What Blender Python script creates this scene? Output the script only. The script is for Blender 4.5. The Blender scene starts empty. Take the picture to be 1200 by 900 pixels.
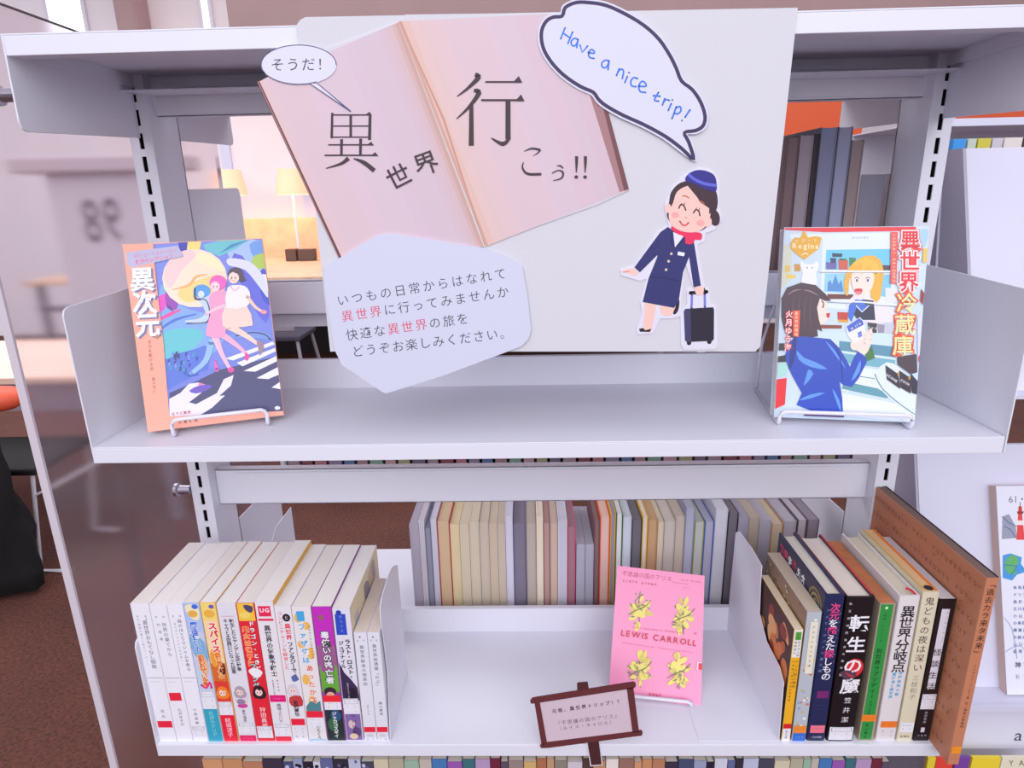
import bpy, bmesh, math, random
from mathutils import Vector, Matrix
random.seed(7)
C = bpy.context.scene.collection
SC = bpy.context.scene

# ------------------------------------------------------------------ camera
# scene lengths below are in millimetres, z counted from the top face of the middle shelf, which is 1.2 m above the floor
F_PX = 756.41
CAM = Vector((438.66, -595.29, 234.58))
RIGHT = Vector((0.999575, 0.020261, -0.020974))
UP = Vector((0.014435, 0.281155, 0.959554))
FWD = Vector((-0.025339, 0.959449, -0.280743))
ZS = 1200.0
cam = bpy.data.cameras.new('camera'); cam_o = bpy.data.objects.new('camera', cam); C.objects.link(cam_o)
cam.sensor_width = 36; cam.lens = F_PX / 1200 * 36; cam.clip_start = .02; cam.clip_end = 60
cam_o.matrix_world = Matrix(((RIGHT.x, UP.x, -FWD.x, CAM.x / 1000), (RIGHT.y, UP.y, -FWD.y, CAM.y / 1000),
                             (RIGHT.z, UP.z, -FWD.z, (CAM.z + ZS) / 1000), (0, 0, 0, 1)))
SC.camera = cam_o
# ------------------------------------------------------------------ world, lights, exposure
w = bpy.data.worlds.new('world'); SC.world = w; w.use_nodes = True
w.node_tree.nodes['Background'].inputs[0].default_value = (0.90, 0.88, 0.97, 1)
w.node_tree.nodes['Background'].inputs[1].default_value = 0.72
def area(name, loc, target, sx, sy, power, col):
    l = bpy.data.lights.new(name, 'AREA'); l.shape = 'RECTANGLE'; l.size = sx; l.size_y = sy; l.energy = power; l.color = col
    o = bpy.data.objects.new(name, l); C.objects.link(o); o.location = loc
    o.rotation_euler = (Vector(target) - Vector(loc)).to_track_quat('-Z', 'Y').to_euler(); return o
area('ceiling_light', (0.45, -1.3, 2.9), (0.45, 0.0, 1.0), 3.6, 1.6, 6, (0.96, 0.95, 1.0))
area('window_light', (0.45, -2.9, 2.5), (0.45, 0.0, 0.9), 4.0, 2.2, 55, (0.93, 0.95, 1.0))  # unseen soft front fill, added to light the shelves evenly
area('ceiling_light', (-1.6, 3.0, 3.3), (-1.6, 3.2, 0.0), 9.0, 3.0, 165, (0.95, 0.97, 1.0))  # unseen added panel, widened to brighten the far wall
SC.view_settings.view_transform = 'Standard'; SC.view_settings.look = 'None'
SC.view_settings.gamma = 1; SC.view_settings.use_curve_mapping = False
SC.view_settings.exposure = 0.35

# ------------------------------------------------------------------ helpers
def proj_dir(u, v):
    return RIGHT * ((u - 600) / F_PX) + UP * ((450 - v) / F_PX) + FWD
def at(u, v, X=None, Y=None, Z=None):
    d = proj_dir(u, v)
    t = (X - CAM.x) / d.x if X is not None else (Y - CAM.y) / d.y if Y is not None else (Z - CAM.z) / d.z
    return CAM + d * t
def lin(c):
    c = c / 255.0
    return c / 12.92 if c <= 0.04045 else ((c + 0.055) / 1.055) ** 2.4
MATS = {}
def pm(rgb, rough=0.5, noise=0.0, scale=60, emit=0, metal=0, bump=0, tone='paint'):
    """procedural material: base colour with fine grain"""
    key = (rgb, rough, noise, scale, emit, metal, bump)
    if key in MATS: return MATS[key]
    m = bpy.data.materials.new('%s_%d_%d_%d' % ((tone,) + rgb)); m.use_nodes = True; nt = m.node_tree
    b = nt.nodes['Principled BSDF']; col = tuple(lin(c) for c in rgb) + (1,)
    b.inputs['Base Color'].default_value = col; b.inputs['Roughness'].default_value = rough; b.inputs['Metallic'].default_value = metal
    if noise:
        n = nt.nodes.new('ShaderNodeTexNoise'); n.inputs['Scale'].default_value = scale; n.inputs['Detail'].default_value = 4
        co = nt.nodes.new('ShaderNodeTexCoord'); nt.links.new(co.outputs['Object'], n.inputs['Vector'])
        r = nt.nodes.new('ShaderNodeValToRGB'); r.color_ramp.elements[0].position = .3; r.color_ramp.elements[1].position = .7
        r.color_ramp.elements[0].color = tuple(c * (1 - noise) for c in col[:3]) + (1,)
        r.color_ramp.elements[1].color = tuple(min(1, c * (1 + noise)) for c in col[:3]) + (1,)
        nt.links.new(n.outputs['Fac'], r.inputs['Fac']); nt.links.new(r.outputs['Color'], b.inputs['Base Color'])
        if bump:
            bp = nt.nodes.new('ShaderNodeBump'); bp.inputs['Strength'].default_value = bump; bp.inputs['Distance'].default_value = .002
            nt.links.new(n.outputs['Fac'], bp.inputs['Height']); nt.links.new(bp.outputs['Normal'], b.inputs['Normal'])
    if emit:
        b.inputs['Emission Color'].default_value = col; b.inputs['Emission Strength'].default_value = emit
    MATS[key] = m; return m
def pages(rgb):
    """page block: thin sheet lines running along the block's thickness direction"""
    key = ('pages', rgb)
    if key in MATS: return MATS[key]
    m = bpy.data.materials.new('paper_pages'); m.use_nodes = True; nt = m.node_tree; b = nt.nodes['Principled BSDF']; b.inputs['Roughness'].default_value = .8
    co = nt.nodes.new('ShaderNodeTexCoord'); wv = nt.nodes.new('ShaderNodeTexWave'); wv.inputs['Scale'].default_value = 380; wv.inputs['Distortion'].default_value = 1.5
    wv.bands_direction = 'X'; nt.links.new(co.outputs['Object'], wv.inputs['Vector'])
    r = nt.nodes.new('ShaderNodeValToRGB'); col = [lin(c) for c in rgb]
    r.color_ramp.elements[0].color = (col[0] * .93, col[1] * .92, col[2] * .91, 1); r.color_ramp.elements[1].color = tuple(col) + (1,)
    nt.links.new(wv.outputs['Fac'], r.inputs['Fac']); nt.links.new(r.outputs['Color'], b.inputs['Base Color'])
    MATS[key] = m; return m

TT = {}                                       # placement matrix (mm) of every object
def finish(o, parent, loc, label, cat, group, kind):
    C.objects.link(o)
    if parent is not None:
        o.parent = parent; TT[o.name] = TT[parent.name]
    else:
        o.location = (loc[0] / 1000, loc[1] / 1000, (loc[2] + ZS) / 1000); TT[o.name] = Matrix.Translation(loc)
    if label: o['label'] = label
    if cat: o['category'] = cat
    if group: o['group'] = group
    if kind: o['kind'] = kind
    return o
def thing(name, label, cat, loc=(0, 0, 0), rot=None, group=None):
    o = bpy.data.objects.new(name, None); C.objects.link(o); o.empty_display_size = .02
    M = Matrix.Translation(loc)
    if rot is not None: M = M @ (rot.to_4x4() if isinstance(rot, Matrix) else Matrix.Rotation(rot, 4, 'Z'))
    TT[o.name] = M
    Mm = M.copy(); Mm.translation = Vector((loc[0] / 1000, loc[1] / 1000, (loc[2] + ZS) / 1000)); o.matrix_world = Mm
    o['label'] = label; o['category'] = cat
    if group: o['group'] = group
    return o
class MB:
    def __init__(s): s.v = []; s.f = []; s.m = []
    def add(s, vs, fs, mi=0):
        b = len(s.v); s.v += [Vector(p) for p in vs]; s.f += [[b + i for i in f] for f in fs]; s.m += [mi] * len(fs); return s
    def box(s, x0, y0, z0, x1, y1, z1, mi=0):
        v = [(x, y, z) for z in (z0, z1) for y in (y0, y1) for x in (x0, x1)]
        return s.add(v, [(0, 2, 3, 1), (4, 5, 7, 6), (0, 1, 5, 4), (2, 6, 7, 3), (0, 4, 6, 2), (1, 3, 7, 5)], mi)
    def prism(s, pts, d, mi=0):
        """3-D polygon pushed along the vector d"""
        n = len(pts); d = Vector(d); a = [Vector(p) for p in pts]
        return s.add(a + [p + d for p in a], [list(range(n))[::-1], list(range(n, 2 * n))] + [(i, (i + 1) % n, n + (i + 1) % n, n + i) for i in range(n)], mi)
    def tube(s, path, r, n=8, mi=0, closed=False):
        P = [Vector(p) for p in path]; rings = []
        for i, p in enumerate(P):
            t = (P[min(i + 1, len(P) - 1)] - P[max(i - 1, 0)]).normalized()
            a = t.cross(Vector((0, 0, 1)));
            if a.length < .3: a = t.cross(Vector((0, 1, 0)))
            a.normalize(); b = t.cross(a)
            rr = r[i] if isinstance(r, (list, tuple)) else r
            rings.append([p + a * rr * math.cos(k * 2 * math.pi / n) + b * rr * math.sin(k * 2 * math.pi / n) for k in range(n)])
        vs = [q for R in rings for q in R]
        fs = [(i * n + k, i * n + (k + 1) % n, (i + 1) * n + (k + 1) % n, (i + 1) * n + k) for i in range(len(P) - 1) for k in range(n)]
        fs += [list(range(n)), list(range((len(P) - 1) * n, len(P) * n))]
        return s.add(vs, fs, mi)
    def lathe(s, prof, c, n=20, mi=0, axis='Z'):
        vs = []
        for r, z in prof:
            for k in range(n):
                a = k * 2 * math.pi / n; x, y = r * math.cos(a), r * math.sin(a)
                vs.append((c[0] + x, c[1] + y, c[2] + z) if axis == 'Z' else (c[0] + z, c[1] + x, c[2] + y))
        fs = [(i * n + k, i * n + (k + 1) % n, (i + 1) * n + (k + 1) % n, (i + 1) * n + k) for i in range(len(prof) - 1) for k in range(n)]
        return s.add(vs, fs, mi)
    def build(s, name, mats, parent=None, loc=None, bevel=0, smooth=False, label=None, cat=None, group=None, kind=None, fix=True):
        if not isinstance(mats, (list, tuple)): mats = [mats]
        off = Vector(loc) if (loc is not None and parent is None) else Vector((0, 0, 0))
        me = bpy.data.meshes.new(name); me.from_pydata([tuple((p - off) / 1000) for p in s.v], [], s.f)
        for m in mats: me.materials.append(m)
        me.polygons.foreach_set('material_index', s.m)
        if fix or bevel:
            bm = bmesh.new(); bm.from_mesh(me)
            if fix: bmesh.ops.recalc_face_normals(bm, faces=bm.faces)
            if bevel:
                es = [e for e in bm.edges if len(e.link_faces) == 2 and e.calc_face_angle(0) > .5]
                bmesh.ops.bevel(bm, geom=es, offset=bevel / 1000, segments=2, profile=.5, affect='EDGES', clamp_overlap=True)
            bm.to_mesh(me); bm.free()
        if smooth: me.polygons.foreach_set('use_smooth', [True] * len(me.polygons))
        me.update()
        o = bpy.data.objects.new(name, me)
        return finish(o, parent, off, label, cat, group, kind)

# glyphs (the font that ships with the program, used as outlines)
GL = {}
def glyph(ch, bold=0.0):
    k = (ch, bold)
    if k not in GL:
        d = bpy.data.curves.new('g', 'FONT'); d.body = ch; d.offset = bold; d.resolution_u = 2; d.size = 1
        o = bpy.data.objects.new('g', d); C.objects.link(o)
        me = o.to_mesh(); vs = [(v.co.x, v.co.y) for v in me.vertices]; fs = [tuple(p.vertices) for p in me.polygons]
        o.to_mesh_clear(); bpy.data.objects.remove(o); bpy.data.curves.remove(d)
        if ord(ch) > 0x2e80:
            cx, adv = .5, 1.0
        else:
            xs = [p[0] for p in vs] or [0, .3]; cx, adv = (min(xs) + max(xs)) / 2, max(xs) - min(xs) + .12
        GL[k] = ([(x - cx, y - .36) for x, y in vs], fs, adv)
    return GL[k]
def smooth_pts(pts, closed=True, n=5):
    out = []; N = len(pts)
    rng = range(N) if closed else range(N - 1)
    for i in rng:
        g = (lambda j: pts[j % N]) if closed else (lambda j: pts[max(0, min(N - 1, j))])
        p0, p1, p2, p3 = g(i - 1), g(i), g(i + 1), g(i + 2)
        for k in range(n):
            t = k / n
            out.append(tuple(.5 * (2 * p1[a] + (p2[a] - p0[a]) * t + (2 * p0[a] - 5 * p1[a] + 4 * p2[a] - p3[a]) * t * t + (3 * p1[a] - p0[a] - 3 * p2[a] + p3[a]) * t ** 3) for a in (0, 1)))
    if not closed: out.append(pts[-1])
    return out
class Art:
    """flat print on a real surface. o,u,v,n: the surface in the thing's own mm frame, v pointing down the page.
    Drawn either in surface mm (px=None) or traced from the photograph (px=(x0,y0,scale) of the enlarged crop)."""
    def __init__(s, parent, o, u, v, n, px=None, bulge=None, step=.012, lift=.05, clip=None):
        s.p = parent; s.o = Vector(o); s.u = Vector(u).normalized(); s.vv = Vector(v).normalized(); s.n = Vector(n).normalized(); s.px = px; s.bulge = bulge
        s.T = TT[parent.name]; s.Ti = s.T.inverted(); s.R = s.T.to_3x3(); s.layer = 0; s.step = step; s.lift = lift
        s.V = []; s.F = []; s.M = []; s.mats = []; s.rough = .45; s.clip = clip
        s.wo = s.T @ s.o; s.wn = (s.R @ s.n).normalized()
    def pt(s, a):
        h = s.lift + s.layer * s.step
        if s.px:
            u = s.px[0] + a[0] / s.px[2]; v = s.px[1] + a[1] / s.px[2]; d = proj_dir(u, v)
            t = (s.wo + s.wn * s.lift - CAM).dot(s.wn) / d.dot(s.wn); q = s.Ti @ (CAM + d * t)
            if s.clip:
                r = q - s.o; x = min(max(r.dot(s.u), s.clip[0]), s.clip[2]); y = min(max(r.dot(s.vv), s.clip[1]), s.clip[3])
                q = s.o + s.u * x + s.vv * y + s.n * s.lift
            return q + s.n * (h - s.lift)
        b = 0
        if s.bulge: W, B = s.bulge; x = 2 * a[0] / W - 1; b = B * max(0, 1 - x * x)
        return s.o + s.u * a[0] + s.vv * a[1] + s.n * (h + b)
    def mi(s, col):
        m = pm(tuple(col), s.rough, tone='print')
        if m not in s.mats: s.mats.append(m)
        return s.mats.index(m)
    def raw(s, pts, faces, col):
        b = len(s.V); s.V += [s.pt(p) for p in pts]; s.F += [[b + i for i in f] for f in faces]; s.M += [s.mi(col)] * len(faces)
    def poly(s, pts, col, sm=0):
        if sm: pts = smooth_pts(pts, True, sm)
        s.layer += 1; s.raw(pts, [list(range(len(pts)))], col)
    def ell(s, cx, cy, rx, ry, col, rot=0, n=18):
        r = math.radians(rot); c, q = math.cos(r), math.sin(r)
        s.poly([(cx + rx * math.cos(t) * c - ry * math.sin(t) * q, cy + rx * math.cos(t) * q + ry * math.sin(t) * c) for t in [k * 2 * math.pi / n for k in range(n)]], col)
    def stroke(s, pts, w, col, sm=0, closed=False, caps=True):
        """round-ended stroke; w a number or one width per point"""
        if sm:
            ws = w if isinstance(w, (list, tuple)) else [w] * len(pts)
            q = smooth_pts([(p[0], p[1]) for p in pts], closed, sm); N = len(pts)
            wl = [ws[min(int(i / sm), N - 1)] * (1 - (i % sm) / sm) + ws[min(int(i / sm) + 1, N - 1) if not closed else (int(i / sm) + 1) % N] * ((i % sm) / sm) for i in range(len(q))]
            pts, w = q, wl
        elif not isinstance(w, (list, tuple)): w = [w] * len(pts)
        if closed: pts = list(pts) + [pts[0]]; w = list(w) + [w[0]]
        s.layer += 1; L = []; R = []; n = len(pts)
        for i in range(n):
            if closed: a, b = pts[(i - 1) % (n - 1)], pts[(i + 1) % (n - 1)]
            else: a, b = pts[max(0, i - 1)], pts[min(n - 1, i + 1)]
            dx, dy = b[0] - a[0], b[1] - a[1]; l = math.hypot(dx, dy) or 1; k = w[i] / 2
            L.append((pts[i][0] - dy / l * k, pts[i][1] + dx / l * k)); R.append((pts[i][0] + dy / l * k, pts[i][1] - dx / l * k))
        s.raw(L + R, [(i, i + 1, n + i + 1, n + i) for i in range(n - 1)], col)
        if caps and not closed:
            for i in (0, n - 1):
                s.raw([(pts[i][0] + w[i] / 2 * math.cos(k * math.pi / 4), pts[i][1] + w[i] / 2 * math.sin(k * math.pi / 4)) for k in range(8)], [list(range(8))], col)
    def rect(s, x0, y0, x1, y1, col):
        s.layer += 1; n = 6 if s.bulge else 1
        for k in range(n):
            a = x0 + (x1 - x0) * k / n; b = x0 + (x1 - x0) * (k + 1) / n
            s.raw([(a, y0), (b, y0), (b, y1), (a, y1)], [(0, 1, 2, 3)], col)
    def char(s, ch, x, y, size, rot, col, bold=0, sx=1, shear=0):
        if ch in ' 　': return
        vs, fs, _ = glyph(ch, bold); c, q = math.cos(rot), math.sin(rot)
        P = []
        for gx, gy in vs:
            X = (gx * sx + gy * shear) * size; Y = -gy * size
            P.append((x + X * c - Y * q, y + X * q + Y * c))
        s.raw(P, fs, col)
    def line(s, txt, p0, p1, size, col, bold=0, sx=1, shear=0, cols=None):
        """characters centred from p0 to p1"""
        s.layer += 1; cum = []; x = 0
        for ch in txt:
            a = .4 if ch == ' ' else glyph(ch, bold)[2]; cum.append(x + a / 2); x += a
        rot = math.atan2(p1[1] - p0[1], p1[0] - p0[0]); rng = (cum[-1] - cum[0]) or 1
        for i, ch in enumerate(txt):
            t = (cum[i] - cum[0]) / rng
            s.char(ch, p0[0] + (p1[0] - p0[0]) * t, p0[1] + (p1[1] - p0[1]) * t, size, rot, (cols[i] if cols else col), bold, sx, shear)
    def col(s, txt, x, y0, y1, size, col, bold=0, outline=None, ow=.05, sx=1, cols=None, x1=None):
        """vertical line of characters, centres from y0 to y1"""
        n = len(txt)
        for ps in ((1, 0) if outline else (0,)):
            s.layer += 1
            for i, ch in enumerate(txt):
                t = i / max(1, n - 1); y = y0 + (y1 - y0) * t; xx = x + ((x1 if x1 is not None else x) - x) * t
                rot = math.pi / 2 if ch in 'ー（）「」『』〜' or ord(ch) < 128 else 0
                dx, dy = (size * .3, -size * .3) if ch in '、。' else (0, 0)
                s.char(ch, xx + dx, y + dy, size, rot, outline if ps else (cols[i] if cols else col), bold + (ow if ps else 0), sx)
    def build(s, name='cover_print', label=None):
        if not s.F: return None
        me = bpy.data.meshes.new(name); me.from_pydata([tuple(p / 1000) for p in s.V], [], s.F)
        for m in s.mats: me.materials.append(m)
        me.polygons.foreach_set('material_index', s.M); me.update()
        o = bpy.data.objects.new(name, me); return finish(o, s.p, None, label, None, None, None)

# ------------------------------------------------------------------ materials of the place
STEEL = pm((226, 226, 238), .42, .02, 900, bump=.05, tone='powder_coated_steel')
STEEL2 = pm((212, 210, 222), .5, .02, 900, tone='powder_coated_steel')
SLOT_SHADE = pm((22, 18, 24), .8)
WIRE = pm((228, 226, 238), .3, tone='white_coated_wire')
BOLT = pm((190, 188, 200), .25, metal=1, tone='steel')
CARD = pm((214, 213, 222), .7, .01, 300, tone='card')
WALLM = pm((244, 238, 244), .9, .02, 3, tone='wall_paint')
WOOD = pm((222, 182, 152), .5, .12, 9, tone='wood')
def carpet_mat():
    m = bpy.data.materials.new('carpet'); m.use_nodes = True; nt = m.node_tree; b = nt.nodes['Principled BSDF']; b.inputs['Roughness'].default_value = .95
    co = nt.nodes.new('ShaderNodeTexCoord'); n = nt.nodes.new('ShaderNodeTexNoise'); n.inputs['Scale'].default_value = 95; n.inputs['Detail'].default_value = 5
    n2 = nt.nodes.new('ShaderNodeTexNoise'); n2.inputs['Scale'].default_value = 3
    mx = nt.nodes.new('ShaderNodeMath'); mx.operation = 'MULTIPLY_ADD'; mx.inputs[1].default_value = .35
    r = nt.nodes.new('ShaderNodeValToRGB'); r.color_ramp.elements[0].position = .42; r.color_ramp.elements[1].position = .85
    r.color_ramp.elements[0].color = (lin(50), lin(29), lin(25), 1); r.color_ramp.elements[1].color = (lin(104), lin(56), lin(45), 1)
    for a in (n, n2): nt.links.new(co.outputs['Object'], a.inputs['Vector'])
    nt.links.new(n2.outputs['Fac'], mx.inputs[0]); nt.links.new(n.outputs['Fac'], mx.inputs[2]); nt.links.new(mx.outputs[0], r.inputs['Fac']); nt.links.new(r.outputs['Color'], b.inputs['Base Color'])
    return m
CARPET = carpet_mat()
def acrylic_mat():
    m = bpy.data.materials.new('smoky_acrylic'); m.use_nodes = True; nt = m.node_tree; out = nt.nodes['Material Output']; nt.nodes.remove(nt.nodes['Principled BSDF'])
    rf = nt.nodes.new('ShaderNodeBsdfRefraction'); rf.inputs['Roughness'].default_value = .18; rf.inputs['IOR'].default_value = 1.06; rf.inputs['Color'].default_value = (1, .96, .98, 1)
    df = nt.nodes.new('ShaderNodeBsdfDiffuse'); df.inputs['Color'].default_value = (.42, .34, .37, 1)
    gl = nt.nodes.new('ShaderNodeBsdfGlossy'); gl.inputs['Roughness'].default_value = .25
    m1 = nt.nodes.new('ShaderNodeMixShader'); m1.inputs[0].default_value = .12
    m2 = nt.nodes.new('ShaderNodeMixShader'); m2.inputs[0].default_value = .05
    nt.links.new(rf.outputs[0], m1.inputs[1]); nt.links.new(df.outputs[0], m1.inputs[2]); nt.links.new(m1.outputs[0], m2.inputs[1]); nt.links.new(gl.outputs[0], m2.inputs[2])
    nt.links.new(m2.outputs[0], out.inputs[0]); return m
ACRYL = acrylic_mat()

# ------------------------------------------------------------------ the room
FL = -1200
MB().box(-9500, -9500, FL - 30, 9500, 6600, FL).build('floor', CARPET, loc=(0, 0, FL), kind='structure')
MB().box(-9500, 6600, FL, 9500, 6700, 4200).build('wall_back', WALLM, loc=(0, 6600, FL), kind='structure')
MB().box(-1000, 2900, 1010, 9500, 3000, 2600).build('trim_1', pm((150, 124, 124), .9, .04, 4), loc=(-1000, 2900, 1010), kind='structure')
def frm(u, v, Y): p = at(u, v, Y=Y); return p.x
WINB = pm((235, 240, 255), .4, emit=1.1, tone='daylight_pane')
for i, (a, b, dark) in enumerate(((55, 94, 0), (236, 243, 0), (318, 334, 0), (376, 381, 0), (418, 424, 0))):
    x0, x1 = frm(a, 10, 6560), frm(b, 10, 6560)
    wn = MB().box(x0 - 40, 6570, 1250, x1 + 40, 6600, 4000).build('window_%d' % (i + 1), pm((226, 222, 234), .5), loc=(x0, 6570, 1250), kind='structure')
    MB().box(x0 - Vector((x0, 0, 0)).x, -8, 60, x1 - x0, 0, 2700).build('pane', WINB, parent=wn)
for i, (a, b) in enumerate(((132, 156), (345, 362), (440, 470))):
    x0, x1 = frm(a, 10, 6300), frm(b, 10, 6300)
    MB().box(x0, 6300, 900, x1, 6600, 4200).build('trim_%d' % (i + 2), pm((178, 150, 152), .8), loc=(x0, 6300, 900), bevel=30, kind='structure')  # pilasters whose brown tone holds the columns' shading
for i, (a, b) in enumerate(((261, 272), (352, 366))):
    x0, x1 = frm(a, 200, 6560), frm(b, 200, 6560)
    MB().box(x0, 6560, -200, x1, 6600, 1150).build('trim_%d' % (i + 5), pm((214, 220, 246), .6), loc=(x0, 6560, -200), kind='structure')

# reading counter with lamps far behind the shelves
t = thing('reading_counter', 'tan wooden reading counter with low partition under the two glowing lamps', 'counter', (-3600, 4500, FL))
MB().box(0, 0, 820, 5200, 1800, 850).build('counter_top', WOOD, t, bevel=3)
MB().box(0, 1800, 820, 5200, 1840, 1255).build('partition', WOOD, t)
MB().box(30, 1000, 0, 5170, 1030, 820).build('back_panel', pm((40, 32, 36), .8), t)  # near-black sheet added to paint the dark beneath the counter
for x in (60, 1300, 1900, 3200, 5100):
    MB().box(x, 60, 0, x + 45, 105, 820).build('leg', pm((120, 112, 122), .5), t)
MB().box(60, 40, 600, 5100, 75, 640).build('cross_bar', pm((110, 100, 112), .5), t)
SHADE = pm((250, 200, 164), .8, emit=.3, tone='lit_shade')
for i, (px, py, lb) in enumerate(((271, 229, 'glowing cream table lamp nearer to the grey post'), (343, 228, 'glowing cream table lamp partly behind the open book picture'))):
    p = at(px, py, Y=6000); base = Vector((p.x, 6000, -350))
    t = thing('table_lamp', lb, 'lamp', base, group='lamps on the reading counter')
    H = p.z + 350
    MB().lathe([(0, 0), (80, 0), (80, 12), (12, 20), (12, H + 40), (0, H + 40)], (0, 0, 0)).build('lamp_stand', pm((235, 228, 238), .4), t, smooth=False)
    MB().lathe([(160, H), (118, H + 240), (114, H + 240), (156, H)], (0, 0, 0), 28).build('lamp_shade', SHADE, t, smooth=True)
    l = bpy.data.lights.new('bulb_light', 'POINT'); l.energy = 7; l.color = (1, .66, .38); l.shadow_soft_size = .05
    lo = bpy.data.objects.new('bulb_light', l); C.objects.link(lo); lo.parent = t; lo.location = (0, 0, (H + 60) / 1000)
for i, (a, b) in enumerate(((334, 346), (349, 367))):
    p0, p1 = at(a, 297, Y=5850), at(b, 292, Y=5850)
    MB().box(p0.x, 5850, -349.5, p1.x, 5950, p1.z).build('power_outlet_box', pm((96, 70, 62), .6), loc=(p0.x, 5850, -349.5), bevel=4, label='small dark brown box on the counter ' + ('at the foot of the farther lamp' if i else 'before the farther lamp'), cat='box', group='boxes on the counter')
# chair in front of the counter, seen in the gap under the far rail
t = thing('desk_chair', 'grey metal chair with slanting legs pulled up to the reading counter', 'chair', (-1450, 4150, FL))
g = pm((150, 142, 154), .4)
MB().tube([(-330, -150, 0), (-250, -100, 440)], 14).build('leg', g, t); MB().tube([(250, -200, 0), (190, -120, 440)], 14).build('leg', g, t)
MB().tube([(-330, 250, 0), (-250, 200, 440)], 14).build('leg', g, t); MB().tube([(250, 250, 0), (190, 200, 440)], 14).build('leg', g, t)
MB().box(-270, -150, 440, 220, 240, 475).build('seat', pm((74, 70, 86), .6), t, bevel=8)
MB().box(-250, -190, 520, 200, -160, 640).build('backrest', g, t, bevel=8)

# numbered end board of the next row, seen through the acrylic
sg = pm((236, 228, 238), .7, .02, 5)
t = thing('end_board', 'pale board with a reversed two-digit number, blurred behind the smoky panel', 'sign', (at(52, 206, Y=1500).x, 1500, FL))
MB().box(0, 0, 900, 420, 16, 1545).build('board', sg, t, bevel=3)
for x in (20, 380): MB().box(x, 0, 0, x + 20, 16, 900).build('leg', pm((90, 66, 66), .7), t)
MB().box(-70, -60, 1530, 470, 60, 1575).build('top_rail', pm((222, 206, 214), .6), t, bevel=6)
a = Art(t, (0, 0, 1500), (1, 0, 0), (0, 0, -1), (0, -1, 0), lift=.5)
for ch, q in (('8', at(107, 258, Y=1499)), ('9', at(131, 256, Y=1499))):
    cx, cy = q.x - TT[t.name].translation.x, 1500 + FL - q.z
    vs, fs, _ = glyph(ch, .02); a.raw([(cx - x * 122, cy - y * 190) for x, y in vs], fs, (136, 116, 130))
a.build('number', label='dark mirrored digits')

# low bookcase with binders across the aisle (seen in the slit under the middle shelf)
t = thing('low_bookcase', 'low bookcase of binders across the aisle, seen in the slit under the middle shelf', 'bookcase', (-800, 2400, FL))
MB().box(0, 0, 0, 2900, 320, 40).build('base_shelf', STEEL2, t); MB().box(0, 0, 430, 2900, 320, 450).build('top_panel', STEEL2, t)
MB().box(-20, 0, 0, 0, 320, 450).build('side_panel', STEEL2, t); MB().box(2900, 0, 0, 2920, 320, 450).build('side_panel', STEEL2, t); MB().box(0, 305, 40, 2900, 318, 430).build('back_panel', STEEL2, t)
pal = [(150, 130, 140), (120, 70, 80), (160, 110, 120), (130, 120, 145), (90, 110, 150), (150, 120, 125), (120, 150, 140), (170, 140, 150), (150, 150, 120), (110, 100, 120)]
x = -790; k = 0
bn = ['dusty mauve', 'wine red', 'rose', 'bluish grey', 'steel blue', 'taupe', 'grey-green', 'pale pink', 'khaki', 'dark plum']
wid = []
while x < 2050: wd = random.choice((52, 58, 64)); wid.append((x, wd)); x += wd + 14
for k, (x, wd) in enumerate(wid):
    MB().box(0, 0, 0, wd, 230, 300).build('file_binder', pm(pal[k % len(pal)], .6), loc=(0, 0, 0), bevel=2, cat='binder', group='binders in the low bookcase',
        label='%s%s binder in the slit below the middle shelf, above the %s' % ('end ' if k == 40 else '', bn[k % 10], 'carpet gap' if k < 10 else 'cream books' if k < 20 else 'orange-edged book' if k < 30 else 'grey books'))
    C.objects[-1].location = (x / 1000, 2.42, (FL + 40 + ZS) / 1000)

# things at the left edge of the picture
t = thing('reading_desk', 'pale reading desk at the left border behind the acrylic panel', 'desk', (-3100, 2050, FL))
MB().box(0, 0, 690, 1950, 800, 720).build('desk_top', pm((244, 206, 186), .5, .05, 5), t, bevel=3)
for x in (60, 1850): MB().box(x, 60, 0, x + 40, 100, 690).build('leg', g, t); MB().box(x, 700, 0, x + 40, 740, 690).build('leg', g, t)
MB().box(60, 30, 560, 1890, 60, 690).build('apron', pm((170, 150, 160), .6), t)
YC = at(48, 668, Z=FL + 8).y; t = thing('wire_chair', 'chair on white wire legs under the black coat', 'chair', (-1300, YC, FL))
wl = [at(38, 556, Y=YC), at(48, 668, Y=YC), at(80, 669, Y=YC)]
o0 = Vector((-1300, YC, FL))
MB().tube([wl[0] - o0, wl[1] - o0, wl[2] - o0], 8).build('leg', WIRE, t)
MB().tube([p - o0 + Vector((0, 340, 0)) for p in wl], 7).build('leg', WIRE, t)
MB().tube([at(42, 580, Y=YC) - o0, at(56, 573, Y=YC) - o0, at(56, 573, Y=YC) - o0 + Vector((30, 340, 0))], 5).build('cross_bar', WIRE, t)
MB().box((wl[1] - o0).x - 420, -20, (wl[0] - o0).z, (wl[1] - o0).x + 90, 350, (wl[0] - o0).z + 30).build('seat', pm((20, 17, 21), .9), t, bevel=10)
b = MB(); n = 18; zt, zb_ = at(5, 478, Y=YC).z, at(30, 662, Y=YC).z; xc = at(0, 560, Y=YC).x - 45
random.seed(21)
for i in range(11):                                          # coat: folded cloth surface with thickness
    f_ = i / 10; z = zt + (zb_ - zt) * f_; hw = 120 + 120 * f_ ** .5 - (120 * max(0, f_ - .7))
    for j in range(n):
        a_ = 2 * math.pi * j / n; wob = 1 + .12 * math.sin(3 * a_ + i * .8) + .07 * math.sin(7 * a_ + i * .3) + random.uniform(-.04, .04)
        b.v.append(Vector((xc + hw * wob * math.cos(a_), YC - 130 + 90 * wob * math.sin(a_), z + 14 * math.sin(2 * a_))))
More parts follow.
